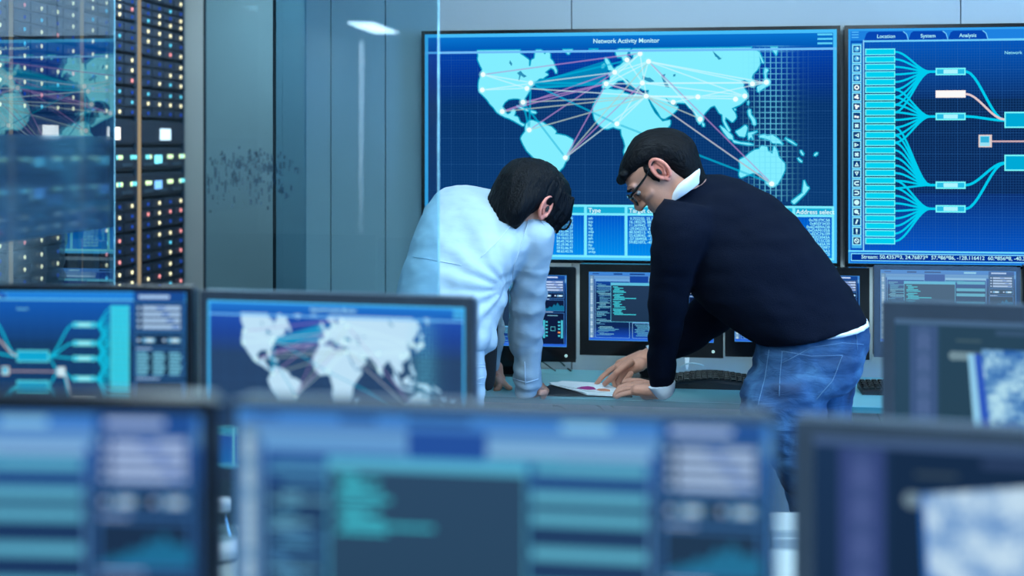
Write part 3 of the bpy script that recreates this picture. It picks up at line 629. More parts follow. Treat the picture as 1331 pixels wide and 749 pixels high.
def rack(i, label):
    t = thing('server_rack', label, 'server rack', (XR_, Y0 + RW * i, 0), 0, None)
    zt, zb = py2z(-76) + .03, .04
    b = bmesh.new(); f = .03
    box(b, -.8, -.0, 0, f, 0, zt + .03, bevel=.002); box(b, -.8, 0, RW - .004 - f * .2, RW - .004, 0, zt + .03); box(b, -.8, 0, 0, RW - .004, zt, zt + .03); box(b, -.8, 0, 0, RW - .004, 0, .05); box(b, -.8, -.78, 0, RW - .004, 0, zt)
    obj('frame', b, M['rack'], t)
    b = bmesh.new(); box(b, 0.0, .012, .004, .012, .06, zt); obj('glowing_edge_sheen', b, M['warm'], t)  # warm sheen of the reflective rack edge, put in as emission
    for kind, p0, p1 in bounds:
        z1, z0 = py2z(p0) - .004, py2z(p1) + .004
        if z0 < .06: continue
        b = bmesh.new(); ya, yb = f + .002, RW - .004 - f * .2 - .002
        box(b, -.6, -.012, ya, yb, z0, z1, bevel=.002)
        items = []; n = 4
        if kind == 'd':
            h = (z1 - z0) / 3
            for r in range(3):
                zc = z0 + h * (r + .5)
                for c in range(n):
                    w = (yb - ya) / n
                    box(b, -.012, 0, ya + w * c + .005, ya + w * (c + 1) - .005, zc - h / 2 + .005, zc + h / 2 - .005, mi=1)
        elif kind == 's':
            box(b, -.012, 0, ya + .01, yb - .01, z0 + .012, z1 - .012, mi=1)
            for c in range(3): box(b, 0, .004, ya + .03 + c * .16, ya + .13 + c * .16, z0 + .02, z0 + .035, mi=0)
        else:
            box(b, -.012, 0, ya + .01, yb - .01, z0 + .01, z1 - .01, mi=1)
        u = obj('drive_shelf' if kind == 'd' else 'server_unit', b, [M['rack'], M['rackslot']], t)
        if kind == 'd':
            h = (z1 - z0) / 3; w = (yb - ya) / n
            for c in range(n):
                mode = rr.choice([0, 1, 1, 2]) if i != 3 else 1
                for r in range(3):
                    x = rr.random()
                    col = (255, 250, 200) if (mode == 1 and x < .75) or x < .22 else ((240, 150, 150) if x > .93 else ((90, 200, 230) if x > .82 else (20, 60, 150)))
                    big = col[0] > 200
                    items.append((ya + w * (c + .62), z0 + h * (r + .5), .0066, .0072 if big else .0066, col, 1))
        elif kind == 's':
            zc = (z0 + z1) / 2 + .01
            for g, yy in enumerate((.06, .30, .44)):
                for q in range(3):
                    items.append((ya + yy + q * .022, zc, .007, .009, rr.choice([(220, 255, 190), (200, 240, 190), (110, 220, 230)]), 1))
            items.append((ya + .19, zc - .014, .042, .02, (120, 220, 240) if p0 < 200 else (110, 170, 230), 0))
        else:
            items.append((ya + .27, (z0 + z1) / 2 - .008, .062, .027, (255, 252, 244) if i < 2 else (190, 225, 245), 0))
        if kind == 'd' and p0 > -20 and p1 < 381:
            for it in items: led_mesh([it], 'indicator_light', u)
        elif kind != 'd':
            for it in items: led_mesh([it], 'status_panel' if it[5] == 0 else 'indicator_light', u)
        else: led_mesh(items, 'indicator_lights', u)['kind'] = 'stuff'
for i, lb in enumerate(['server rack beside the glass door, second from the frame edge', 'middle server rack behind the glass door edge', 'server rack farthest back, next to the bare end wall']): rack(i, lb)
rack(-1, 'server rack nearest the viewer, only a sliver in view at the picture edge')

# ---------- screens ----------
def big_screen(name, label, x0, x1, zt, zb, ui, tex_w):
    y = W - .06 * S
    t = thing(name, label, 'video wall screen', ((x0 + x1) / 2, y, (zt + zb) / 2))
    w, h = x1 - x0, zt - zb; bz = .012
    b = bmesh.new(); box(b, -w / 2 - bz, w / 2 + bz, .002, .045, -h / 2 - bz, h / 2 + bz, bevel=.003)
    for s in (-1, 1):
        box(b, s * (w / 2 + bz / 2) - bz / 2, s * (w / 2 + bz / 2) + bz / 2, -.004, .004, -h / 2 - bz, h / 2 + bz); box(b, -w / 2, w / 2, -.004, .004, s * (h / 2 + bz / 2) - bz / 2, s * (h / 2 + bz / 2) + bz / 2)
    obj('housing', b, M['black'], t)
    b = bmesh.new(); box(b, -.2, .2, .045, .0515, -.2, .2); obj('wall_bracket', b, M['metal'], t)
    d = Disp(w, h); ui(d); d.build('display', t, Matrix.Translation((0, -.0005, 0)))
    return t
big_screen('wall_screen', 'huge wall screen showing a cyan world map with network lines', XL, XR, ZT, ZB, ui_map, 0)
a = onY(1102.5, 0, W - .06 * S).x
big_screen('wall_screen', 'huge wall screen showing the branching node diagram, right of the map', a, a + (XR - XL), ZT, ZB, ui_net, 0)

def monitor(name, label, L, R, w, ui, bez=(.012, .012, .012, .02), frame='black', gain=(1, 1, 1), lift=(0, 0, 0), asp=1.6, desk=None, button=False, group=None, wallpar=None):
    if wallpar is not None:
        p = onY(L[0], L[1], wallpar); q = onY(R[0], L[1], wallpar); w = q.x - p.x; pl, pr = p, q; ztop = p.z
    else:
        k = (L[1] - 190) / (R[1] - 190); a, c = (L[0] - PX0) / F, (R[0] - PX0) / F
        zl = w / math.hypot(a - c * k, 1 - k); zr = zl * k
        pl = R_ * (a * zl) + D_ * zl; pr = R_ * (c * zr) + D_ * zr; ztop = H - (L[1] - 190) / F * zl
    mid = (pl + pr) / 2; ang = math.atan2(pr.y - pl.y, pr.x - pl.x)
    l_, t_, r_, b_ = bez; dw = w - l_ - r_; dh = dw / asp; h = dh + t_ + b_
    root = thing(name, label, 'monitor', (mid.x, mid.y, 0), ang, group)
    base = DESK if desk is None else desk
    b = bmesh.new(); z0 = ztop - h
    box(b, -w / 2, w / 2, .004, .035, z0, ztop, bevel=.006); box(b, -w * .3, w * .3, .03, .06, z0 + h * .2, z0 + h * .8, bevel=.008)
    obj('housing', b, M[frame], root)
    b = bmesh.new()
    for (x0, x1, za, zb) in ((-w / 2, w / 2, ztop - t_, ztop), (-w / 2, w / 2, z0, z0 + b_), (-w / 2, -w / 2 + l_, z0 + b_, ztop - t_), (w / 2 - r_, w / 2, z0 + b_, ztop - t_)):
        box(b, x0, x1, -.003, .005, za, zb)
    obj('bezel', b, M[frame], root)
    d = Disp(dw, dh, gain, lift); ui(d)
    d.build('display', root, Matrix.Translation(((l_ - r_) / 2, .0035, z0 + b_ + dh / 2)))
    b = bmesh.new(); box(b, -.04, .04, .05, .08, base + .01, z0 + h * .45, bevel=.006); obj('stand_neck', b, M['black'], root)
    b = bmesh.new(); loft(b, [(Vector((0, .045, base)), Vector((.12, 0, 0)), Vector((0, .06, 0))), (Vector((0, .045, base + .008)), Vector((.12, 0, 0)), Vector((0, .06, 0))), (Vector((0, .05, base + .016)), Vector((.06, 0, 0)), Vector((0, .04, 0)))], n=32, e=3); obj('stand_base', b, M['black'], root)
    if button:
        b = bmesh.new(); box(b, -w * .36, w * .36, .06, .066, ztop - h * .30, ztop - h * .26); box(b, -w * .36, w * .36, .06, .066, z0 + h * .24, z0 + h * .28); obj('backlight', b, M['bar'], root)
        b = bmesh.new(); bx = w / 2 - r_ * 1.05; bz = z0 + b_ * .42
        tube(b, [(bx, -.0045, bz), (bx, -.0028, bz)], .0048, n=14); o = obj('power_button', b, M['button'], root)
        b = bmesh.new(); tube(b, [(bx, -.0052, bz), (bx, -.0040, bz)], .0020, n=10); obj('button_centre', b, M['black'], o)
    return root
code = lambda s, vm=.62: (lambda d: ui_code(d, s, vm))
farY = W - .155; fb = dict(bez=(.031, .026, .031, .05), wallpar=farY, button=True, asp=1.8)
monitor('monitor', 'black monitor on the long desk, half hidden behind the white shirt sleeve', (560, 345.5), (748.5, 0), 0, code(1), **fb)
monitor('monitor', 'black monitor on the long desk with code windows, between the two men', (753.5, 343), (940, 0), 0, code(2), **fb)
monitor('monitor', 'black monitor on the long desk, mostly hidden behind the navy sweater', (942.5, 346), (1130, 0), 0, code(3), **fb)
monitor('monitor', 'black monitor on the long desk to the right of the blue jeans', (1136, 345.5), (1326, 0), 0, code(4), **dict(fb, gain=(.72, .72, .72), lift=(74, 96, 112), bez=(.02, .012, .012, .05), frame='greybezel'))  # grey frame colour paints reflections of a glossy black bezel
monitor('monitor', 'black monitor on the long desk at the far right picture edge', (1329, 345), (1524, 0), 0, code(5), **fb)
# middle row
monitor('monitor', 'monitor in the middle row showing the branching diagram', (-105, 370.5), (251, 373), .56 * S, ui_net, bez=(.008, .009, .012, .012), frame='darkbezel', gain=(.8, .9, .9), lift=(16, 36, 46))
monitor('monitor', 'grey-framed monitor in the middle row showing the pale world map', (261, 377.5), (616, 387.5), .56 * S, lambda d: ui_map(d, (196, 226, 244), (22, 50, 92), (24, 50, 88), (150, 200, 235)), bez=(.013, .016, .015, .02), frame='greybezel', gain=(.9, .96, 1), lift=(30, 42, 46))  # paler palette paints ambient wash into the map
monitor('monitor', 'blurred grey monitor in the middle row with an aerial picture, right of the jeans', (1147, 392), (1560, 405), .56 * S, lambda d: ui_image(d, 2, 0), bez=(.02, .028, .02, .02), frame='greybezel', gain=(.8, .85, .85), lift=(36, 62, 72))
# front row
monitor('monitor', 'front row monitor at the left with bars and widget column', (-440, 509), (280, 518), .56 * S, code(6, .4), bez=(.012, .014, .012, .02), frame='darkbezel', gain=(.8, .8, .85), lift=(22, 42, 54), asp=1.78)
monitor('monitor', 'large blurred monitor front and centre with a dark popup window', (303, 519), (1010, 540), .56 * S, code(7, .4), bez=(.004, .008, .004, .02), frame='greybezel', gain=(.78, .8, .82), lift=(28, 50, 62), asp=1.78)
monitor('monitor', 'front row monitor at the right showing a pale aerial picture', (1032, 544), (1735, 582), .56 * S, lambda d: ui_image(d, 9, 1), bez=(.02, .016, .02, .02), frame='greybezel', gain=(.85, .9, .95), lift=(14, 30, 42))

# ---------- desks ----------
def desk_far():
    y1 = W - .004; y0 = onZ(760, 519, DESK).y; x0, x1 = -1.22, 2.6
    t = thing('long_desk', 'long frosted teal glass desk running under the wall screens', 'desk', (x0, y0, 0))
    b = bmesh.new(); box(b, 0, x1 - x0, .004, y1 - y0, DESK - .018, DESK, bevel=.002); obj('glass_top', b, M['desk'], t)
    b = bmesh.new(); box(b, 0, x1 - x0, 0, .004, DESK - .018, DESK - .001); obj('front_edge', b, M['deskedge'], t)
    for px in (696.5, 712.5, 747, 802, 844, 1180, 1300):
        x = onY(px, 530, y0 + .1).x - x0; b = bmesh.new(); box(b, x - .011, x + .011, .09, .125, 0, DESK - .018, bevel=.002); obj('leg', b, M['metal'], t)
    for x in (.1, x1 - x0 - .1):
        b = bmesh.new(); box(b, x - .02, x + .02, .3, .34, 0, DESK - .018, bevel=.002); obj('leg', b, M['metal'], t)
desk_far()
def desk(label, xa, xb, ya, yb):
    t = thing('workstation_desk', label, 'desk', (xa, ya, 0))
    b = bmesh.new(); box(b, 0, xb - xa, 0, yb - ya, DESK - .03, DESK, bevel=.004); obj('desk_top', b, M['white'], t)
    for x in (.05, xb - xa - .05):
        for y in (.05, yb - ya - .05):
            b = bmesh.new(); box(b, x - .025, x + .025, y - .025, y + .025, 0, DESK - .03, bevel=.003); obj('leg', b, M['metal'], t)
desk('long white desk carrying the middle row of monitors', -1.3, 1.1, 1.8, 2.42)
desk('white desk carrying the three front row monitors', -1.0, .75, .82, 1.5)
# ---------- heads ----------
HS = [(.0, .052, .012, .022), (.008, .078, .004, .036), (.028, .090, -.012, .050), (.048, .087, -.045, .056), (.068, .086, -.062, .060), (.09, .086, -.074, .064), (.112, .084, -.086, .067),
      (.124, .080, -.092, .070), (.14, .086, -.098, .073), (.16, .083, -.098, .075), (.18, .070, -.088, .072), (.196, .050, -.074, .062), (.208, .028, -.058, .045), (.214, .004, -.034, .022)]
def frame_of(f, up):
    f = f.normalized(); up = (up - f * up.dot(f)).normalized(); l = up.cross(f)
    return Matrix((f, l, up)).transposed().to_4x4()
def head_geo(bm, T, ears=(1, -1)):
    k = T.to_3x3()
    loft(bm, [(T @ Vector(((f + b) / 2, 0, z)), k @ Vector(((f - b) / 2, 0, 0)), k @ Vector((0, w, 0))) for z, f, b, w in refine(HS, 2)], n=40, e=2.25)
    def cp(pts, r): caps(bm, [T @ Vector(p) for p in pts], [x * sc(T) for x in (r if isinstance(r, (list, tuple)) else [r] * len(pts))])
    cp([(.082, 0, .134), (.094, 0, .116), (.106, 0, .100), (.104, 0, .095)], [.007, .009, .0105, .011])
    for s in (1, -1):
        cp([(.094, .011 * s, .093), (.09, .013 * s, .096)], .008)
        cp([(.082, .012 * s, .143), (.082, .034 * s, .146), (.068, .054 * s, .140)], .0075)     # brow
        cp([(.066, .043 * s, .100), (.048, .053 * s, .098)], .0095)                       # cheek
    cp([(.080, .020, .0735), (.088, .0, .0755), (.080, -.020, .0735)], [.004, .0055, .004])
    cp([(.080, .018, .064), (.087, .0, .0625), (.080, -.018, .064)], [.004, .006, .004])
    cp([(.080, 0, .018), (.082, 0, .024)], .014)
def sc(T): return T.to_3x3().col[0].length
def ear(parent, T, s, name='ear'):
    bm = bmesh.new(); g = sc(T); pts = []
    for i in range(15):
        a = math.radians(-70 + 290 * i / 14)
        rx, rz = .018, .031
        pts.append(T @ Vector((-.012 - rx * math.cos(a) * (1 if 1 else 0) , s * (.080 + .008 * (.5 + .5 * math.cos(a))), .118 + rz * math.sin(a))))
    caps(bm, pts, [.0048 * g] * len(pts))
    caps(bm, [T @ Vector((-.004, s * .076, .094)), T @ Vector((-.006, s * .077, .088))], .0075 * g)
    ball(bm, T @ Vector((-.014, s * .076, .118)), (.017 * g, .007 * g, .028 * g), T.to_3x3().normalized().to_4x4())
    caps(bm, [T @ Vector((-.020, s * .084, .135)), T @ Vector((-.022, s * .085, .115)), T @ Vector((-.012, s * .084, .100))], .0038 * g)
    me = remesh(bm, .0018 * g, 3); o = link(name, me, M['ear'], parent, True)
    bm = bmesh.new(); ball(bm, T @ Vector((-.006, s * .0845, .116)), (.005 * g, .0022 * g, .009 * g), T.to_3x3().normalized().to_4x4()); obj('ear_shade', bm, M['dark_gap'], o, True)  # dark ball paints the shade inside the ear
def glasses(parent, T, ydrop=0):
    g = sc(T); root = None
    bm = bmesh.new()
    for s in (1, -1):
        pts = []
        for i in range(25):
            a = 2 * math.pi * i / 24; c_, s_ = math.cos(a), math.sin(a)
            pts.append(T @ Vector((.102 - .010 * (s * .5 + .5 * c_ * s) ** 2, s * .034 + .025 * (abs(c_) ** .7) * (1 if c_ > 0 else -1), .119 + ydrop + .0185 * (abs(s_) ** .75) * (1 if s_ > 0 else -1))))
        tube(bm, pts, .0026 * g, n=8)
    tube(bm, [T @ Vector((.102, .010, .124 + ydrop)), T @ Vector((.104, 0, .126 + ydrop)), T @ Vector((.102, -.010, .124 + ydrop))], .0026 * g, n=8)
    o = obj('glasses', bm, M['black'], parent, True)
    for s in (1, -1):
        bm = bmesh.new(); tube(bm, [T @ Vector((.098, s * .060, .127 + ydrop)), T @ Vector((.085, s * .075, .128 + ydrop)), T @ Vector((.03, s * .0815, .132)), T @ Vector((-.012, s * .083, .143)), T @ Vector((-.028, s * .082, .139)), T @ Vector((-.034, s * .081, .128))], [.0022 * g, .0034 * g, .0028 * g, .0022 * g, .0024 * g, .0024 * g], n=8, k=3)
        obj('temple_arm', bm, M['black'], o, True)
        bm = bmesh.new(); loft(bm, [(T @ Vector((.100, s * .034, .119 + ydrop)), T.to_3x3() @ Vector((0, .023, 0)), T.to_3x3() @ Vector((0, 0, .017))), (T @ Vector((.101, s * .034, .119 + ydrop)), T.to_3x3() @ Vector((0, .023, 0)), T.to_3x3() @ Vector((0, 0, .017)))], n=20, e=3)
        obj('lens', bm, M['clear'], o)
def eyes(parent, T):
    g = sc(T)
    for s in (1, -1):
        bm = bmesh.new(); ball(bm, T @ Vector((.0735, s * .032, .121)), (.0085 * g, .0125 * g, .0065 * g), T.to_3x3().normalized().to_4x4()); e = obj('eye', bm, M['sclera'], parent, True)
        bm = bmesh.new(); ball(bm, T @ Vector((.0805, s * .032, .120)), (.0025 * g, .005 * g, .005 * g), T.to_3x3().normalized().to_4x4()); obj('iris', bm, M['dark_gap'], e, True)
        bm = bmesh.new(); tube(bm, [T @ Vector((.086, s * .014, .139)), T @ Vector((.090, s * .03, .144)), T @ Vector((.078, s * .052, .140))], [.002 * g, .0038 * g, .002 * g], n=8, k=3); obj('eyebrow', bm, M['hairm'], parent, True)
        bm = bmesh.new(); tube(bm, [T @ Vector((.078, s * .018, .124)), T @ Vector((.0865, s * .032, .1275)), T @ Vector((.074, s * .047, .123))], [.0014 * g, .0022 * g, .0014 * g], n=8, k=3); obj('eyelid', bm, M['skin'], parent, True)
def mesh_sleeve_wrinkle(amp, freq, seed=0):
    return lambda p: amp * (noise.noise(Vector((p.x * freq * .6, p.y * freq * .6, p.z * freq * 1.6 + seed))) + .5 * noise.noise(Vector((p.x * freq * 1.7 + 5, p.y * freq, p.z * freq * 2.5))))
def on_surface(o, pts, zc0=.3, lift=.0015):
    """points of a seam laid on a built garment, found by looking along the viewing rays"""
    me = o.data; bv = BVHTree.FromPolygons([v.co for v in me.vertices], [p.vertices[:] for p in me.polygons])
    eye = Vector((0, 0, H)); out = []
    for p in pts:
        dr = (C(p[0], p[1], 4) - eye).normalized()
        h = bv.ray_cast(eye, dr)
        if h[0] is not None: out.append(h[0] + h[1] * lift)
    return out
def seams(o, name, mat, lines, r=.0012):
    bm = bmesh.new(); ok = False
    for ln in lines:
        q = []
        for a, b in zip(ln, ln[1:]):
            n = max(2, int(math.hypot(a[0] - b[0], a[1] - b[1]) / 4))
            q += [(a[0] + (b[0] - a[0]) * i / n, a[1] + (b[1] - a[1]) * i / n) for i in range(n)]
        q.append(ln[-1]); s = on_surface(o, q)
        if len(s) > 2: tube(bm, s, r, n=6); ok = True
    if ok: return obj(name, bm, M[mat], o, True)
def finger(bm, pts, r0, r1):
    n = len(pts); caps(bm, [C(*p) for p in pts], [r0 + (r1 - r0) * i / (n - 1) for i in range(n)])
def person(label):
    e = bpy.data.objects.new('person', None); COL.objects.link(e); e.empty_display_size = .1
    tag(e, label, 'person'); return e

# ---------- man in the navy sweater ----------
def man():
    P = person('dark-haired man in navy sweater, jeans and glasses, bending left and pointing at a printout')
    base = C(1060, 855, 3.9); base.z = 0; P.location = base; bpy.context.view_layer.update()
    def add(name, me, mat, par=None, smooth=True):
        o = link(name, me, M[mat], par or P, smooth)
        if par is None: o.matrix_parent_inverse = Matrix.Translation(-base)
        return o
    def addb(name, bm, mat, smooth=True, par=None):
        me = bpy.data.meshes.new(name); bm.normal_update(); bm.to_mesh(me); bm.free(); return add(name, me, mat, par, smooth)
    torso = [((853, 270), (911, 227), 4.03, .090), ((850, 284), (940, 227), 4.08, .15), ((862, 302), (968, 237), 4.07, .195), ((872, 332), (1003, 255), 4.05, .205), ((885, 358), (1033, 283), 4.02, .20),
             ((903, 388), (1062, 318), 3.99, .185), ((933, 414), (1091, 357), 3.97, .175), ((965, 438), (1112, 391), 3.95, .17), ((986, 448), (1123, 412), 3.94, .168)]
    armL = [((862, 256), (925, 272), 3.90, .06), ((848, 285), (922, 300), 3.86, .072), ((846, 320), (914, 325), 3.86, .068), ((846, 350), (903, 350), 3.88, .062), ((842, 385), (897, 380), 3.92, .058), ((845, 420), (890, 418), 3.98, .055),
            ((841, 448), (882, 448), 4.05, .052), ((842, 475), (879, 475), 4.1, .048), ((844, 500), (877, 497), 4.13, .046), ((849, 509), (874, 503), 4.14, .042)]
    armR = [((905, 300), (955, 360), 4.28, .06), ((915, 350), (975, 390), 4.33, .062), ((903, 388), (950, 425), 4.38, .058), ((880, 408), (922, 445), 4.40, .052), ((860, 431), (890, 464), 4.41, .046), ((843, 448), (862, 472), 4.42, .040)]
    bm = bmesh.new(); loft(bm, refine([sec(*s) for s in torso], 4), n=40, e=2.3)
    loft(bm, refine([sec(*s) for s in armL], 4), n=28, e=2.1); loft(bm, refine([sec(*s) for s in armR], 4), n=28, e=2.1)
    me = remesh(bm, .0075, 5, mesh_sleeve_wrinkle(.006, 14))
    sw = add('sweater', me, 'sweater')
    # jeans
    hips = [((985, 445), (1121, 411), 3.94, .150), ((983, 455), (1125, 425), 3.94, .155), ((979, 478), (1124, 455), 3.93, .16), ((972, 500), (1115, 485), 3.92, .155), ((965, 520), (1100, 505), 3.92, .14)]
    legN = [((968, 495), (1080, 480), 3.86, .105), ((962, 525), (1075, 515), 3.85, .105), ((972, 560), (1076, 555), 3.85, .10), ((990, 590), (1080, 585), 3.85, .09), ((1008, 612), (1086, 610), 3.85, .082), ((1017, 635), (1090, 637), 3.86, .076),
            ((1028, 668), (1097, 668), 3.87, .072), ((1040, 730), (1106, 730), 3.89, .066), ((1054, 800), (1112, 800), 3.90, .058), ((1060, 835), (1112, 835), 3.90, .056)]
    legF = [((1040, 480), (1112, 470), 4.0, .085), ((1045, 520), (1108, 512), 4.02, .085), ((1046, 560), (1104, 556), 4.03, .08), ((1050, 610), (1108, 610), 4.04, .072), ((1058, 680), (1112, 680), 4.05, .064), ((1066, 745), (1112, 745), 4.06, .058), ((1066, 790), (1110, 790), 4.06, .056)]
    bm = bmesh.new()
    for s, e in ((hips, 2.3), (legN, 2.1), (legF, 2.1)): loft(bm, refine([sec(*x) for x in s], 4), n=32, e=e)
    me = remesh(bm, .0075, 4, mesh_sleeve_wrinkle(.0085, 18, 3))
    je = add('jeans', me, 'denim')
    seams(je, 'stitching', 'thread', [[(1016, 457), (1055, 463), (1095, 462)], [(1017, 458), (1014, 490), (1013, 515)], [(1095, 462), (1082, 495), (1060, 520)], [(1017, 472), (1055, 452), (1095, 446), (1122, 448)], [(1000, 455), (995, 490), (985, 528)], [(1112, 425), (1114, 455)]], .0009)
    bl = bmesh.new(); s = on_surface(je, [(1106, 413), (1107, 422), (1109, 432)], lift=.002); 
    if len(s) > 1: tube(bl, s, .004, n=8); obj('belt_loop', bl, M['denim'], je)
    else: bl.free()
    # white shirt showing at neck, cuffs, waist
    bm = bmesh.new()
    loft(bm, refine([sec((872, 244), (909, 214), 3.985, .082), sec((864, 256), (912, 219), 3.99, .090), sec((858, 270), (916, 229), 4.01, .096)], 3), n=32)
    me = remesh(bm, .004, 2); add('shirt_collar', me, 'shirtm')
    bm = bmesh.new(); loft(bm, refine([sec((842, 503), (878, 494), 4.135, .045), sec((850, 513), (877, 504), 4.14, .043), sec((856, 519), (874, 512), 4.15, .036)], 3), n=28); me = remesh(bm, .0035, 2); add('shirt_cuff', me, 'shirtm')
    bm = bmesh.new(); loft(bm, refine([sec((846, 448), (864, 471), 4.42, .040), sec((839, 450), (858, 473), 4.42, .039)], 3), n=28); me = remesh(bm, .0035, 2); add('shirt_cuff', me, 'shirtm')
    bm = bmesh.new(); loft(bm, refine([sec((1020, 436), (1122, 411), 3.94, .165), sec((1040, 436), (1124, 417), 3.94, .160)], 2), n=36, e=2.3); me = remesh(bm, .005, 2); add('shirt_hem', me, 'shirtm')
    # head
    pit, yaw = math.radians(48), math.radians(12)
    f = -R_ * math.cos(pit) * math.cos(yaw) + D_ * math.cos(pit) * math.sin(yaw) - U_ * math.sin(pit)
    T3 = frame_of(f, U_); k = 1.10
    earp = C(858, 221, 3.90)
    T = Matrix.Translation(earp) @ T3 @ Matrix.Scale(k, 4) @ Matrix.Translation((.010, -.080, -.117))
    bm = bmesh.new(); head_geo(bm, T)
    nb = T @ Vector((-.030, 0, .045)); nk = C(889, 248, 4.04)
    caps(bm, [T @ Vector((-.03, 0, .07)), nb, nk, C(908, 292, 4.08)], [.058, .052, .046, .050])
    def shr(s, q=.86): a = sec(*s); return (a[0], a[1] * q, a[2] * q)
    loft(bm, refine([shr(s, .8) for s in torso[2:]], 2), n=28, e=2.2); loft(bm, refine([shr(s, .68) for s in armL[1:]], 2), n=20); loft(bm, refine([shr(s, .72) for s in armR], 2), n=20)
    loft(bm, refine([shr(s, .78) for s in hips], 2), n=28); loft(bm, refine([shr(s, .74) for s in legN[1:]], 2), n=20); loft(bm, refine([shr(s, .74) for s in legF[1:]], 2), n=20)
    # resting hand on the desk front (left hand): wrist -> palm -> folded fingers
    caps(bm, [C(864, 497, 4.14), C(855, 508, 4.17), C(840, 509, 4.20)], [.027, .026, .025])
    caps(bm, [C(850, 507, 4.15), C(828, 507, 4.17)], [.020, .018]); caps(bm, [C(848, 504, 4.25), C(826, 503, 4.27)], [.020, .018])
    finger(bm, [(832, 502, 4.29), (818, 500, 4.30), (806, 504, 4.31), (801, 510, 4.30)], .0100, .0080)
    finger(bm, [(830, 503, 4.25), (815, 502, 4.26), (804, 507, 4.26), (800, 512, 4.25)], .0102, .0082)
    finger(bm, [(828, 506, 4.21), (813, 506, 4.22), (802, 510, 4.22), (799, 514.5, 4.21)], .0100, .0080)
    finger(bm, [(828, 510, 4.17), (816, 511, 4.18), (806, 513.5, 4.18), (801, 516, 4.18)], .0092, .0074)
    finger(bm, [(846, 500, 4.30), (832, 496, 4.33), (818, 495, 4.34), (811, 498, 4.34)], .0110, .0088)
    # pointing hand
    caps(bm, [C(858, 453, 4.42), C(842, 464, 4.43), C(826, 471, 4.44)], [.0275, .0265, .027])
    caps(bm, [C(834, 464, 4.47), C(806, 474, 4.49)], [.022, .017]); caps(bm, [C(832, 474, 4.40), C(808, 484, 4.42)], [.022, .018]); caps(bm, [C(836, 470, 4.43), C(806, 479, 4.455)], [.024, .019])
    finger(bm, [(804, 475, 4.49), (792, 482, 4.49), (781, 492, 4.485), (773, 502.5, 4.475)], .0105, .0075)
    finger(bm, [(808, 482, 4.45), (797, 494, 4.45), (800, 504, 4.45), (810, 503, 4.45)], .0105, .0085)
    finger(bm, [(812, 486, 4.41), (804, 497, 4.41), (808, 505, 4.41), (817, 503, 4.41)], .0102, .0082)
    finger(bm, [(820, 486, 4.37), (812, 496, 4.37), (816, 503, 4.37), (824, 500, 4.37)], .0095, .0078)
    finger(bm, [(820, 470, 4.38), (802, 484, 4.38), (792, 494, 4.40), (786, 499, 4.42)], .0115, .0088)
    me = remesh(bm, .0036, 3)
    bd = add('body', me, 'skin')
    for s in (1, -1): ear(P if False else bd, T, s)
    eyes(bd, T); glasses(bd, T)
    bm = bmesh.new(); tube(bm, [T @ Vector((.080, .018, .069)), T @ Vector((.089, 0, .069)), T @ Vector((.080, -.018, .069))], [.002, .004, .002], n=8, k=3); obj('lips', bm, M['lips'], bd, True)
    # hair: short crop with quiff, nape and sideburns
    bm = bmesh.new(); q = T.to_3x3().normalized().to_4x4()
    k_ = T.to_3x3()
    hs = [(.018, -.035, -.070, .040), (.045, -.024, -.082, .056), (.075, -.014, -.101, .068), (.105, -.004, -.117, .075), (.13, .014, -.118, .078), (.15, .045, -.114, .081), (.165, .074, -.108, .083), (.178, .088, -.100, .083), (.192, .078, -.089, .079), (.206, .054, -.072, .069), (.217, .024, -.055, .052), (.225, -.004, -.036, .03)]
    loft(bm, [(T @ Vector(((f_ + b_) / 2, 0, z)), k_ @ Vector(((f_ - b_) / 2, 0, 0)), k_ @ Vector((0, w, 0))) for z, f_, b_, w in refine(hs, 3)], n=48, e=2.2)
    for s in (1, -1): caps(bm, [T @ Vector((.012, .0735 * s, .14)), T @ Vector((.014, .0715 * s, .115)), T @ Vector((.013, .069 * s, .10))], [.012, .009, .004])
    caps(bm, [T @ Vector((.085 - 5 * y * y, y, .178)) for y in (-.064, -.048, -.032, -.016, 0, .016, .032, .048, .064)], [.013] * 9)
    Ti = T.inverted()
    def hw(p):
        l = Ti @ p; return .0012 * noise.noise(Vector((l.x * 25, l.y * 90, l.z * 30))) + .0012 * noise.noise(Vector((l.x * 60, l.y * 240, l.z * 90)))
    me = remesh(bm, .0035, 9, hw); h = add('hair', me, 'hairm')
    # shoes
    for cx, cy, zc in ((1078, 850, 3.90), (1084, 808, 4.06)):
        bm = bmesh.new(); p = C(cx, cy, zc); p.z = 0
        fw = (-R_ * .8 + D_ * .6).normalized(); sd = Vector((-fw.y, fw.x, 0))
        loft(bm, refine([(p - fw * .10 + U_ * .045, sd * .035, U_ * .043), (p - fw * .04 + U_ * .055, sd * .042, U_ * .052), (p + fw * .05 + U_ * .045, sd * .046, U_ * .043), (p + fw * .14 + U_ * .030, sd * .045, U_ * .028), (p + fw * .185 + U_ * .02, sd * .022, U_ * .018)], 4), n=24, e=2.6)
        me = remesh(bm, .005, 2); add('shoe', me, 'shoe')
    return P
man()

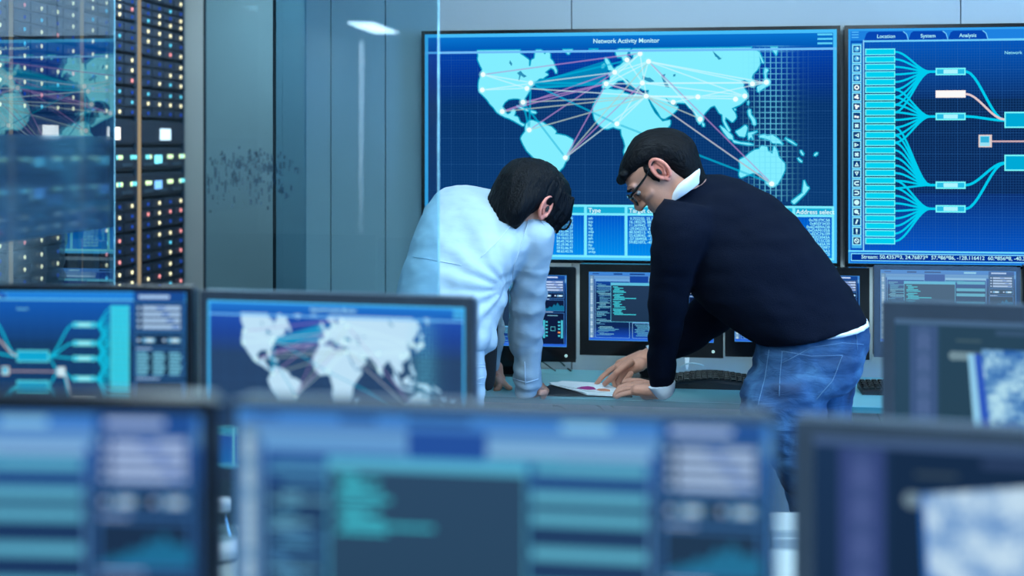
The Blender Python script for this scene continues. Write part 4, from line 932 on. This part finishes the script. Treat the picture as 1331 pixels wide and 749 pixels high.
# ---------- colleague in the white shirt ----------
def shirt_person():
    P = person('black-haired person in white shirt and glasses leaning over the desk with back turned')
    base = C(575, 850, 3.9); base.z = 0; P.location = base
    def add(name, me, mat, par=None, smooth=True):
        o = link(name, me, M[mat], par or P, smooth)
        if par is None: o.matrix_parent_inverse = Matrix.Translation(-base)
        return o
    torso = [((508, 470), (634, 452), 3.86, .125, 3.82), ((510, 445), (638, 440), 3.87, .135, 3.83), ((513, 410), (646, 418), 3.90, .145, 3.86), ((519, 372), (655, 392), 3.95, .15, 3.90), ((531, 335), (666, 362), 4.0, .15, 3.93), ((546, 298), (686, 338), 4.06, .15, 3.96), ((560, 268), (703, 318), 4.12, .14, 3.98), ((580, 247), (708, 296), 4.17, .125, 4.0), ((612, 243), (700, 280), 4.19, .10, 4.06), ((645, 247), (692, 270), 4.19, .075, 4.12)]
    aR = [((676, 275), (718, 290), 4.0, .055), ((672, 300), (721, 308), 3.98, .068), ((668, 330), (717, 334), 4.0, .066), ((665, 360), (712, 362), 4.04, .062), ((663, 390), (710, 390), 4.08, .058), ((660, 420), (708, 418), 4.13, .060), ((663, 445), (704, 445), 4.17, .054), ((667, 468), (703, 468), 4.20, .052), ((666, 488), (706, 484), 4.22, .054), ((668, 505), (704, 500), 4.235, .050), ((672, 516), (698, 512), 4.24, .040)]
    aL = [((575, 262), (610, 300), 4.22, .06), ((590, 300), (635, 330), 4.30, .06), ((610, 350), (650, 370), 4.36, .055), ((625, 395), (655, 405), 4.42, .05), ((636, 440), (655, 440), 4.46, .045), ((640, 462), (651, 462), 4.48, .040), ((639, 483), (651, 482), 4.49, .034)]
    bm = bmesh.new(); loft(bm, refine([sec(*s) for s in torso], 4), n=44, e=2.4); loft(bm, refine([sec(*s) for s in aR], 4), n=28, e=2.1); loft(bm, refine([sec(*s) for s in aL], 4), n=28, e=2.1)
    caps(bm, [C(628, 430, 3.84), C(634, 445, 3.84), C(622, 458, 3.84)], [.035, .022, .02])
    # folds running from the arm pit across the back and down the sleeve
    def fold(p):
        v = p - C(660, 372, 3.9); a = v.dot(R_); c = v.dot(U_); r = math.hypot(a, c); th = math.atan2(c, a)
        fo = math.sin(th * 13 + 2.5 * noise.noise(p * 6)) * math.exp(-((r - .12) / .12) ** 2) * (1 if a < .02 else .0)
        sl = math.sin(p.z * 95 + 9 * noise.noise(p * 7)) * (1 if p.z < 1.15 and (p - C(688, 450, 4.15)).dot(R_) > -.08 else 0)
        low = noise.noise(Vector((p.x * 9, p.y * 9, p.z * 16)))
        return .0042 * fo + .0028 * sl + .0065 * low + .003 * noise.noise(p * 34)
    me = remesh(bm, .0065, 5, fold)
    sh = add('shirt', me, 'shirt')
    seams(sh, 'seams', 'seam', [[(693, 270), (678, 315), (668, 345), (664, 378)], [(537, 334), (560, 338), (600, 345)], [(665, 262), (690, 276), (708, 293)], [(673, 282), (650, 310), (625, 335)]], .0011)
    seams(sh, 'cuff_edge', 'seam', [[(667, 492), (685, 497), (704, 491)], [(682, 470), (683, 500)]], .0012)
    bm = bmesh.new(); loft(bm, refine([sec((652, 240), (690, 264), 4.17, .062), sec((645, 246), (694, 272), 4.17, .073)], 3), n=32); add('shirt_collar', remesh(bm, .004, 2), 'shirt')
    hips = [((508, 455), (630, 450), 3.83, .125), ((506, 480), (631, 478), 3.82, .13), ((508, 510), (631, 508), 3.82, .125), ((512, 535), (629, 535), 3.82, .11)]
    l1 = [((512, 520), (572, 520), 3.84, .085), ((514, 600), (568, 600), 3.84, .075), ((520, 700), (562, 700), 3.85, .06), ((522, 840), (560, 840), 3.86, .05)]
    l2 = [((571, 520), (630, 520), 3.82, .085), ((574, 600), (628, 600), 3.83, .075), ((580, 700), (622, 700), 3.84, .06), ((582, 840), (620, 840), 3.86, .05)]
    bm = bmesh.new()
    for s in (hips, l1, l2): loft(bm, refine([sec(*x) for x in s], 4), n=32, e=2.3)
    tr = add('trousers', remesh(bm, .0075, 4, mesh_sleeve_wrinkle(.005, 16, 8)), 'trousers')
    seams(tr, 'stitching', 'seam', [[(600, 472), (630, 473)], [(600, 476), (630, 477)], [(600, 490), (618, 494), (629, 490)], [(610, 498), (629, 499)]], .0011)
    bm = bmesh.new(); loft(bm, refine([sec((509, 455), (628, 450), 3.83, .127), sec((508, 466), (629, 464), 3.825, .13)], 2), n=36, e=2.3); add('belt', remesh(bm, .005, 1), 'tie')
    bm = bmesh.new(); a = [sec((633, 400), (648, 400), 4.12, .004), sec((629, 440), (647, 440), 4.12, .005), sec((627, 480), (645, 478), 4.12, .005), sec((628, 500), (643, 498), 4.12, .005), sec((633, 508), (639, 506), 4.12, .004)]
    loft(bm, refine(a, 3), n=16, e=5); me = bpy.data.meshes.new('necktie'); bm.to_mesh(me); bm.free(); add('necktie', me, 'tie')
    # head: looks down to the right and away
    f = (R_ * .70 - U_ * .48 + D_ * .53).normalized(); up = (R_ * .42 + U_ * .88 + D_ * .2)
    T = Matrix.Translation(C(709, 270, 3.93)) @ frame_of(f, up) @ Matrix.Scale(1.06, 4) @ Matrix.Translation((.010, .080, -.117))
    bm = bmesh.new(); head_geo(bm, T)
    caps(bm, [T @ Vector((-.03, 0, .06)), T @ Vector((-.04, 0, .02)), C(668, 275, 4.12), C(650, 295, 4.10)], [.052, .050, .050, .05])
    def shr(s, q=.86): a = sec(*s); return (a[0], a[1] * q, a[2] * q)
    loft(bm, refine([shr(s) for s in torso], 2), n=28); loft(bm, refine([shr(s, .66) for s in aR], 2), n=20); loft(bm, refine([shr(s, .66) for s in aL], 2), n=20)
    loft(bm, refine([shr(s, .88) for s in hips], 2), n=28); loft(bm, refine([shr(s, .8) for s in l1], 2), n=20); loft(bm, refine([shr(s, .8) for s in l2], 2), n=20)
    # right hand seen past the cuff
    caps(bm, [C(684, 500, 4.24), C(695, 506, 4.27)], [.027, .026]); caps(bm, [C(690, 506, 4.31), C(702, 508, 4.33)], [.020, .016])
    for i in range(4): finger(bm, [(699 + i * 1, 506 + i * 1.6, 4.34 - i * .04), (707 + i * .5, 504 + i * 2.2, 4.36 - i * .04), (711 - i, 508 + i * 2, 4.37 - i * .04), (709 - i, 512 + i * 1.5, 4.37 - i * .04)], .0098, .0078)
    finger(bm, [(690, 500, 4.32), (697, 499, 4.36), (705, 501, 4.38)], .0108, .0085)
    # left hand leaning on the desk, knuckles down
    caps(bm, [C(645, 478, 4.49), C(645, 488, 4.49), C(647, 494, 4.50)], [.022, .024, .026])
    for i, (dx, dz) in enumerate(((0, .05), (1, .015), (2, -.02), (1, -.055))): finger(bm, [(646 + dx, 492, 4.50 + dz), (649 + dx, 499, 4.50 + dz), (647 + dx, 506, 4.495 + dz), (643 + dx, 507, 4.49 + dz)], .0098, .0080)
    finger(bm, [(649, 491, 4.46), (655, 498, 4.45), (660, 503.5, 4.45), (663, 504.5, 4.45)], .0105, .0085)
    bd = add('body', remesh(bm, .0036, 3), 'skin')
    for s in (1, -1): ear(bd, T, s)
    eyes(bd, T); glasses(bd, T)
    # full bob of straight black hair
    c0 = C(697, 241, 4.05); bm = bmesh.new()
    k_ = T.to_3x3(); hb = [(.030, -.035, -.088, .066), (.055, -.030, -.100, .080), (.08, -.024, -.106, .086), (.11, .004, -.112, .088), (.135, .050, -.116, .089), (.16, .084, -.118, .088), (.185, .088, -.112, .086), (.205, .078, -.100, .077), (.222, .056, -.078, .060), (.236, .02, -.048, .035), (.241, .0, -.03, .015)]
    loft(bm, [(T @ Vector(((a + b) / 2, 0, z)), k_ @ Vector(((a - b) / 2, 0, 0)), k_ @ Vector((0, w, 0))) for z, a, b, w in refine(hb, 3)], n=48, e=2.2)
    caps(bm, [T @ Vector((.084 - 4 * y * y, y, .165)) for y in (-.06, -.03, 0, .03, .06)], [.014] * 5)
    hs = [((651, 247), (662, 222), .05), ((651, 262), (676, 207), .085), ((668, 270), (694, 198.5), .105), ((688, 280), (714, 199), .113), ((700, 262), (730, 208), .112), ((706, 258), (744, 226), .105), ((712, 262), (750, 252), .092), ((718, 276), (748, 272), .076), ((724, 288), (742, 286), .05), ((728, 295), (735, 293), .02)]
    Ti = T.inverted()
    # strands falling over cheek and temple
    r = random.Random(4)
    for i in range(15):
        x = .002 + i * .0038; y = -.080 + .0008 * i
        p0 = T @ Vector((x, -.080 + r.uniform(-.003, .003), .175)); p1 = T @ Vector((x + .012, -.084, .135)); p2 = T @ Vector((x + .014 + r.uniform(-.004, .004), -.078, .110 - r.uniform(0, .012))); p3 = T @ Vector((x + .016 + r.uniform(-.006, .006), -.066, .090 - r.uniform(0, .02)))
        if i % 5 != 2: caps(bm, [p0, p1, p2, p3], [.009, .008, .006, .003])
    def hw(p):
        l = Ti @ p; return .0028 * noise.noise(Vector((l.x * 80, l.y * 80, l.z * 12))) + .0016 * noise.noise(Vector((l.x * 170, l.y * 170, l.z * 20)))
    add('hair', remesh(bm, .0032, 5, hw), 'hairw')
    for cx in (541, 601):
        bm = bmesh.new(); p = C(cx, 850, 3.87); p.z = 0; fw = (R_ * .4 + D_ * .9).normalized(); sd = Vector((-fw.y, fw.x, 0))
        loft(bm, refine([(p - fw * .08 + U_ * .045, sd * .034, U_ * .043), (p + U_ * .052, sd * .04, U_ * .05), (p + fw * .08 + U_ * .042, sd * .044, U_ * .04), (p + fw * .17 + U_ * .028, sd * .04, U_ * .026), (p + fw * .2 + U_ * .02, sd * .02, U_ * .018)], 4), n=24, e=2.6)
        add('shoe', remesh(bm, .005, 2), 'shoe')
shirt_person()
# ---------- things on the desks ----------
def printout():
    z = DESK
    b = bmesh.new(); prism(b, [onZ(*p, z) for p in ((694, 515), (716, 502), (806, 504), (822, 517))], (0, 0, .006)); f = obj('folder', b, M['black_matte'])
    tag(f, 'flat black folder lying under the printout at the desk edge', 'folder')
    t = thing('printed_report', 'open stapled report with magenta and orange chart, under the pointing finger', 'paper', (0, 0, 0))
    lay = [([(713, 498), (728, 497.5), (800, 512), (799, 515.5), (764, 514)], .0065), ([(715, 500), (730, 496.3), (786, 499), (812, 510), (806, 514), (766, 513)], .0095), ([(727, 501.5), (731, 496), (785, 499), (801, 509), (798, 511), (762, 508.5)], .0125)]
    for pts, h in lay:
        b = bmesh.new(); prism(b, [onZ(p[0], p[1], z + h) for p in pts], (0, 0, .0022)); obj('page', b, M['paper'], t)
    b = bmesh.new(); prism(b, [onZ(p[0], p[1], z + .0150) for p in ((749, 505), (756, 502.8), (765, 502.2), (772, 503.5), (775, 506.5), (765, 507))], (0, 0, .0004)); obj('magenta_chart', b, M['magenta'], t)
    b = bmesh.new(); prism(b, [onZ(p[0], p[1], z + .0150) for p in ((775, 507), (778, 505.5), (786, 505.3), (793, 507), (793, 509), (780, 508.4))], (0, 0, .0004)); obj('orange_chart', b, M['orange'], t)
    return t
printout()
def keyboard(label, px, py, w, dep=.15, arch=.014):
    p = onZ(px, py, DESK); t = thing('keyboard', label, 'keyboard', (p.x, p.y, DESK))
    n = 18; b = bmesh.new(); prof = lambda u: .016 + arch * (.5 - .5 * math.cos(2 * math.pi * min(1, u * 1.15 + .12)))
    rows = []
    for i in range(n + 1):
        u = i / n; x = u * w; h = prof(u)
        rows.append([b.verts.new(v) for v in ((x, 0, 0), (x, dep, 0), (x, dep, h + .008), (x, .01, h * .85), (x, 0, h * .6))])
    for r0, r1 in zip(rows, rows[1:]):
        for j in range(5): b.faces.new((r0[j], r1[j], r1[(j + 1) % 5], r0[(j + 1) % 5]))
    b.faces.new(rows[0]); b.faces.new(rows[-1][::-1]); obj('body', b, M['black_matte'], t)
    b = bmesh.new(); nk = int(w / .019)
    for i in range(nk):
        for j in range(5):
            x = .006 + i * (w - .012) / nk; y = .014 + j * .021; h = prof((x + .008) / w) * .85 + (y / dep) * .010
            box(b, x, x + .0155, y, y + .018, h, h + .006, bevel=.0015)
    obj('keys', b, M['black'], t)
keyboard('black curved ergonomic keyboard on the desk behind the navy sleeve', 872, 505, .40, .12, .018)
keyboard('black keyboard on the desk between the jeans and the blurred monitor', 1121, 513.5, .42, .12, .004)
def cable(label, pts, mat, r=.003):
    b = bmesh.new(); tube(b, pts, r, n=8, k=5); tag(obj('cable', b, M[mat], None, True), label, 'cable')
yw = W - .02
cable('dark green cable arching over the desk beside the white sleeve', [onY(690, 464, yw), onY(712, 463, yw), onY(725, 468, yw), onZ(737, 478.5, DESK + .003), onZ(742, 482, DESK + .003)], 'cable_d')
cable('short dark cable dropping behind the white sleeve cuff', [onY(694, 466, yw), onY(706, 471, yw), onZ(717, 479, DESK + .003), onZ(722, 482, DESK + .003)], 'cable_d', .0022)
cable('white cable looping on the desk behind the curved keyboard', [onZ(880, 481, DESK + .003), onY(893, 473, yw), onY(910, 474, yw), onZ(922, 480, DESK + .003), onZ(928, 484, DESK + .003)], 'cable_w', .0025)
cable('dark cable hanging under the monitor above the pointing hand', [onY(806, 452, yw - .03), onY(815, 457, yw), onY(822, 463, yw), onZ(832, 482, DESK + .003)], 'cable_d', .0022)
for k, (a, c) in enumerate((((714, 526), (744, 545)), ((768, 524), (790, 545)), ((786, 524), (806, 545)), ((1137, 530), (1146, 552)))):
    p, q = onY(a[0], a[1], yw), onY(c[0], c[1], yw)
    cable(['dark cable slanting under the desk below the printout, leftmost', 'dark cable slanting under the desk, middle of three', 'dark cable slanting under the desk below the resting hand', 'thin dark cable slanting under the desk beside the jeans'][k], [p + U_ * .03 - R_ * .04, p, q, q - U_ * .3 + R_ * .1, Vector((q.x + .15, yw, .004))], 'cable_d', .0028)
def mug():
    p = onZ(893, 482, DESK); t = thing('mug', 'small white mug on the desk behind the curved keyboard', 'mug', (p.x, p.y, DESK))
    b = bmesh.new(); pr = [(0, .0), (.026, 0), (.028, .01), (.029, .05), (.0265, .05), (.025, .012), (0, .008)]
    rs = []
    for r, z in pr:
        rs.append([b.verts.new((max(r, .0004) * math.cos(2 * math.pi * i / 28), max(r, .0004) * math.sin(2 * math.pi * i / 28), z)) for i in range(28)])
    for a, c in zip(rs, rs[1:]):
        for i in range(28): b.faces.new((a[i], a[(i + 1) % 28], c[(i + 1) % 28], c[i]))
    obj('cup', b, M['cap'], t, True)
    b = bmesh.new(); tube(b, [(.027, 0, .04), (.043, 0, .038), (.045, 0, .02), (.028, 0, .012)], .0035, n=8, k=4); obj('handle', b, M['cap'], t, True)
mug()
def bottle():
    zc = 2.62; p = C(290, 600, zc); t = thing('water_bottle', 'clear bottle with white cap and label, in the gap between front monitors', 'bottle', (p.x, p.y, DESK))
    z = lambda py: C(290, py, zc).z - DESK
    r = .0245; bm = bmesh.new()
    def lathe(bm, pr, n=28):
        rs = [[bm.verts.new((a * math.cos(2 * math.pi * i / n), a * math.sin(2 * math.pi * i / n), q)) for i in range(n)] for a, q in pr]
        for a, c in zip(rs, rs[1:]):
            for i in range(n): bm.faces.new((a[i], a[(i + 1) % n], c[(i + 1) % n], c[i]))
        bm.faces.new(rs[0][::-1]); bm.faces.new(rs[-1])
    lathe(bm, [(r * .9, 0), (r, .004), (r, z(700)), (r * .93, z(692)), (r * .6, z(676)), (r * .42, z(665)), (r * .42, z(660))]); obj('body', bm, M['clear'], t, True)
    bm = bmesh.new(); lathe(bm, [(r * .55, z(664)), (r * .55, z(650)), (r * .5, z(649))]); obj('cap', bm, M['cap'], t, True)
    bm = bmesh.new(); lathe(bm, [(r * 1.02, max(.006, z(742))), (r * 1.02, z(700))]); obj('label_band', bm, M['cap'], t, True)
bottle()
def cabinet():
    zc = 3.3; p, q = C(1003, 692, zc), C(1062, 692, zc)
    t = thing('drawer_cabinet', 'white drawer cabinet glimpsed between the centre and right front monitors', 'cabinet', (p.x, p.y, 0), YAW)
    w = (q - p).length; h = p.z; b = bmesh.new(); box(b, 0, w, .012, .16, .02, h, bevel=.003); obj('carcass', b, M['white'], t)
    for k in range(3):
        b = bmesh.new(); a = .03 + k * (h - .04) / 3; box(b, .003, w - .003, 0, .011, a, a + (h - .04) / 3 - .006, bevel=.002); d = obj('drawer', b, M['white'], t)
        b = bmesh.new(); box(b, w / 2 - .03, w / 2 + .03, -.014, -.008, a + .1, a + .107); box(b, w / 2 - .03, w / 2 - .025, -.008, .001, a + .1, a + .107); box(b, w / 2 + .025, w / 2 + .03, -.008, .001, a + .1, a + .107); obj('handle', b, M['metal'], d)
    b = bmesh.new(); box(b, .01, w - .01, .03, .14, 0, .02); obj('plinth', b, M['dark_gap'], t)
cabinet()

# ---------- light ----------
def ceil_lamp(x, y, w, l, label, mat='lamp'):
    t = thing('ceiling_light', label, 'ceiling light', (x, y, CEIL), 0, 'square ceiling light panels' if w == .6 else ('added narrow ceiling light panels' if w == .9 else None))
    b = bmesh.new(); e = .02
    for (x0, x1, y0, y1) in ((-w / 2 - e, w / 2 + e, -l / 2 - e, -l / 2), (-w / 2 - e, w / 2 + e, l / 2, l / 2 + e), (-w / 2 - e, -w / 2, -l / 2, l / 2), (w / 2, w / 2 + e, -l / 2, l / 2)): box(b, x0, x1, y0, y1, -.02, 0)
    obj('frame', b, M['metal'], t)
    b = bmesh.new(); box(b, -w / 2, w / 2, -l / 2, l / 2, -.012, -.002); obj('diffuser', b, M[mat], t)
L_ = 'square ceiling light panel above the control room'
for (x, y) in ((-.4, 2.35), (1.4, 2.35), (-.4, .4), (1.4, .4), (-.4, -1.6), (1.4, -1.6), (.5, -4.2)): ceil_lamp(x, y, .6, .6, L_)
for x in (-.5, .6, 1.7): ceil_lamp(x, 3.25, .9, .13, 'added narrow ceiling light panel brightening the wall above the screens')  # lamps added to brighten the upper wall
ceil_lamp(-2.0, 4.9, .32, 1.0, 'wide ceiling light panel inside the server room')
ceil_lamp(onY(482, 0, 11.1).x, 2 * 3.05 * S - 11.2, .26, 1.1, 'slim ceiling light panel near the rear wall')
b = bmesh.new(); p = onY(470, 0, 2 * 3.05 * S - YR); zt = H + 138 / F * (2 * 3.05 * S - YR); zb = H - 118 / F * (2 * 3.05 * S - YR)
t = thing('streak_light', 'added tapered light strip on the rear wall, reflected as a streak', 'added wall light', (p.x, YR, 0))
prism(b, [(-.004, .06, zb), (.006, .06, zb), (.030, .06, zt), (-.008, .06, zt)], (0, .01, 0)); obj('tube', b, M['streak_lamp'], t)  # strip added and tapered so its reflection draws a streak in the glass
b = bmesh.new(); box(b, -.03, .05, 0, .058, zb - .02, zt + .02); obj('mount', b, M['metal'], t)
# unseen screen added on the right wall to light the sweater blue
d = Disp(1.6, .9, gain=(.3, 1.0, 1.6), lift=(0, 60, 160)); ui_net(d)
t = thing('wall_screen', 'added unseen wall screen on the right side wall, for blue light', 'video wall screen', (XRW, 2.0, 1.5), -math.pi / 2)
b = bmesh.new(); box(b, -.82, .82, -.045, -.001, -.47, .47, bevel=.004); obj('housing', b, M['black'], t); d.build('display', t, Matrix.Translation((0, -.047, 0)))

wd = bpy.data.worlds.new('World'); bpy.context.scene.world = wd; wd.use_nodes = True
wd.node_tree.nodes['Background'].inputs[0].default_value = (.02, .04, .06, 1)
def spot(name, loc, aim, col, power, size, sy=None):
    l = bpy.data.lights.new(name, 'AREA'); l.energy = power; l.color = col; l.size = size; l.shape = 'RECTANGLE'; l.size_y = sy or size
    o = bpy.data.objects.new(name, l); COL.objects.link(o); o.location = loc
    o.rotation_euler = (Vector(aim) - Vector(loc)).to_track_quat('-Z', 'Y').to_euler()
spot('added_blue_side_light', (XRW - .06, 2.0, 1.5), (0, 3.6, 1.2), (.12, .42, 1), 240, 1.5, .85)  # blue area light added for the back of the sweater

cam = bpy.data.cameras.new('Camera'); co = bpy.data.objects.new('Camera', cam); COL.objects.link(co)
cam.lens = F / 1331 * 36; cam.sensor_width = 36; cam.shift_y = -(374.5 - 190) / 1331
co.location = (0, 0, H); co.rotation_euler = (math.pi / 2, 0, YAW)
cam.dof.use_dof = True; cam.dof.focus_distance = 4.15 * S; cam.dof.aperture_fstop = 1.7; cam.clip_start = .05
sc_ = bpy.context.scene; sc_.camera = co
sc_.view_settings.view_transform = 'Standard'; sc_.view_settings.look = 'None'; sc_.view_settings.gamma = 1; sc_.view_settings.exposure = 0
sc_.cycles.max_bounces = 8; sc_.cycles.transparent_max_bounces = 32; sc_.cycles.sample_clamp_indirect = 4
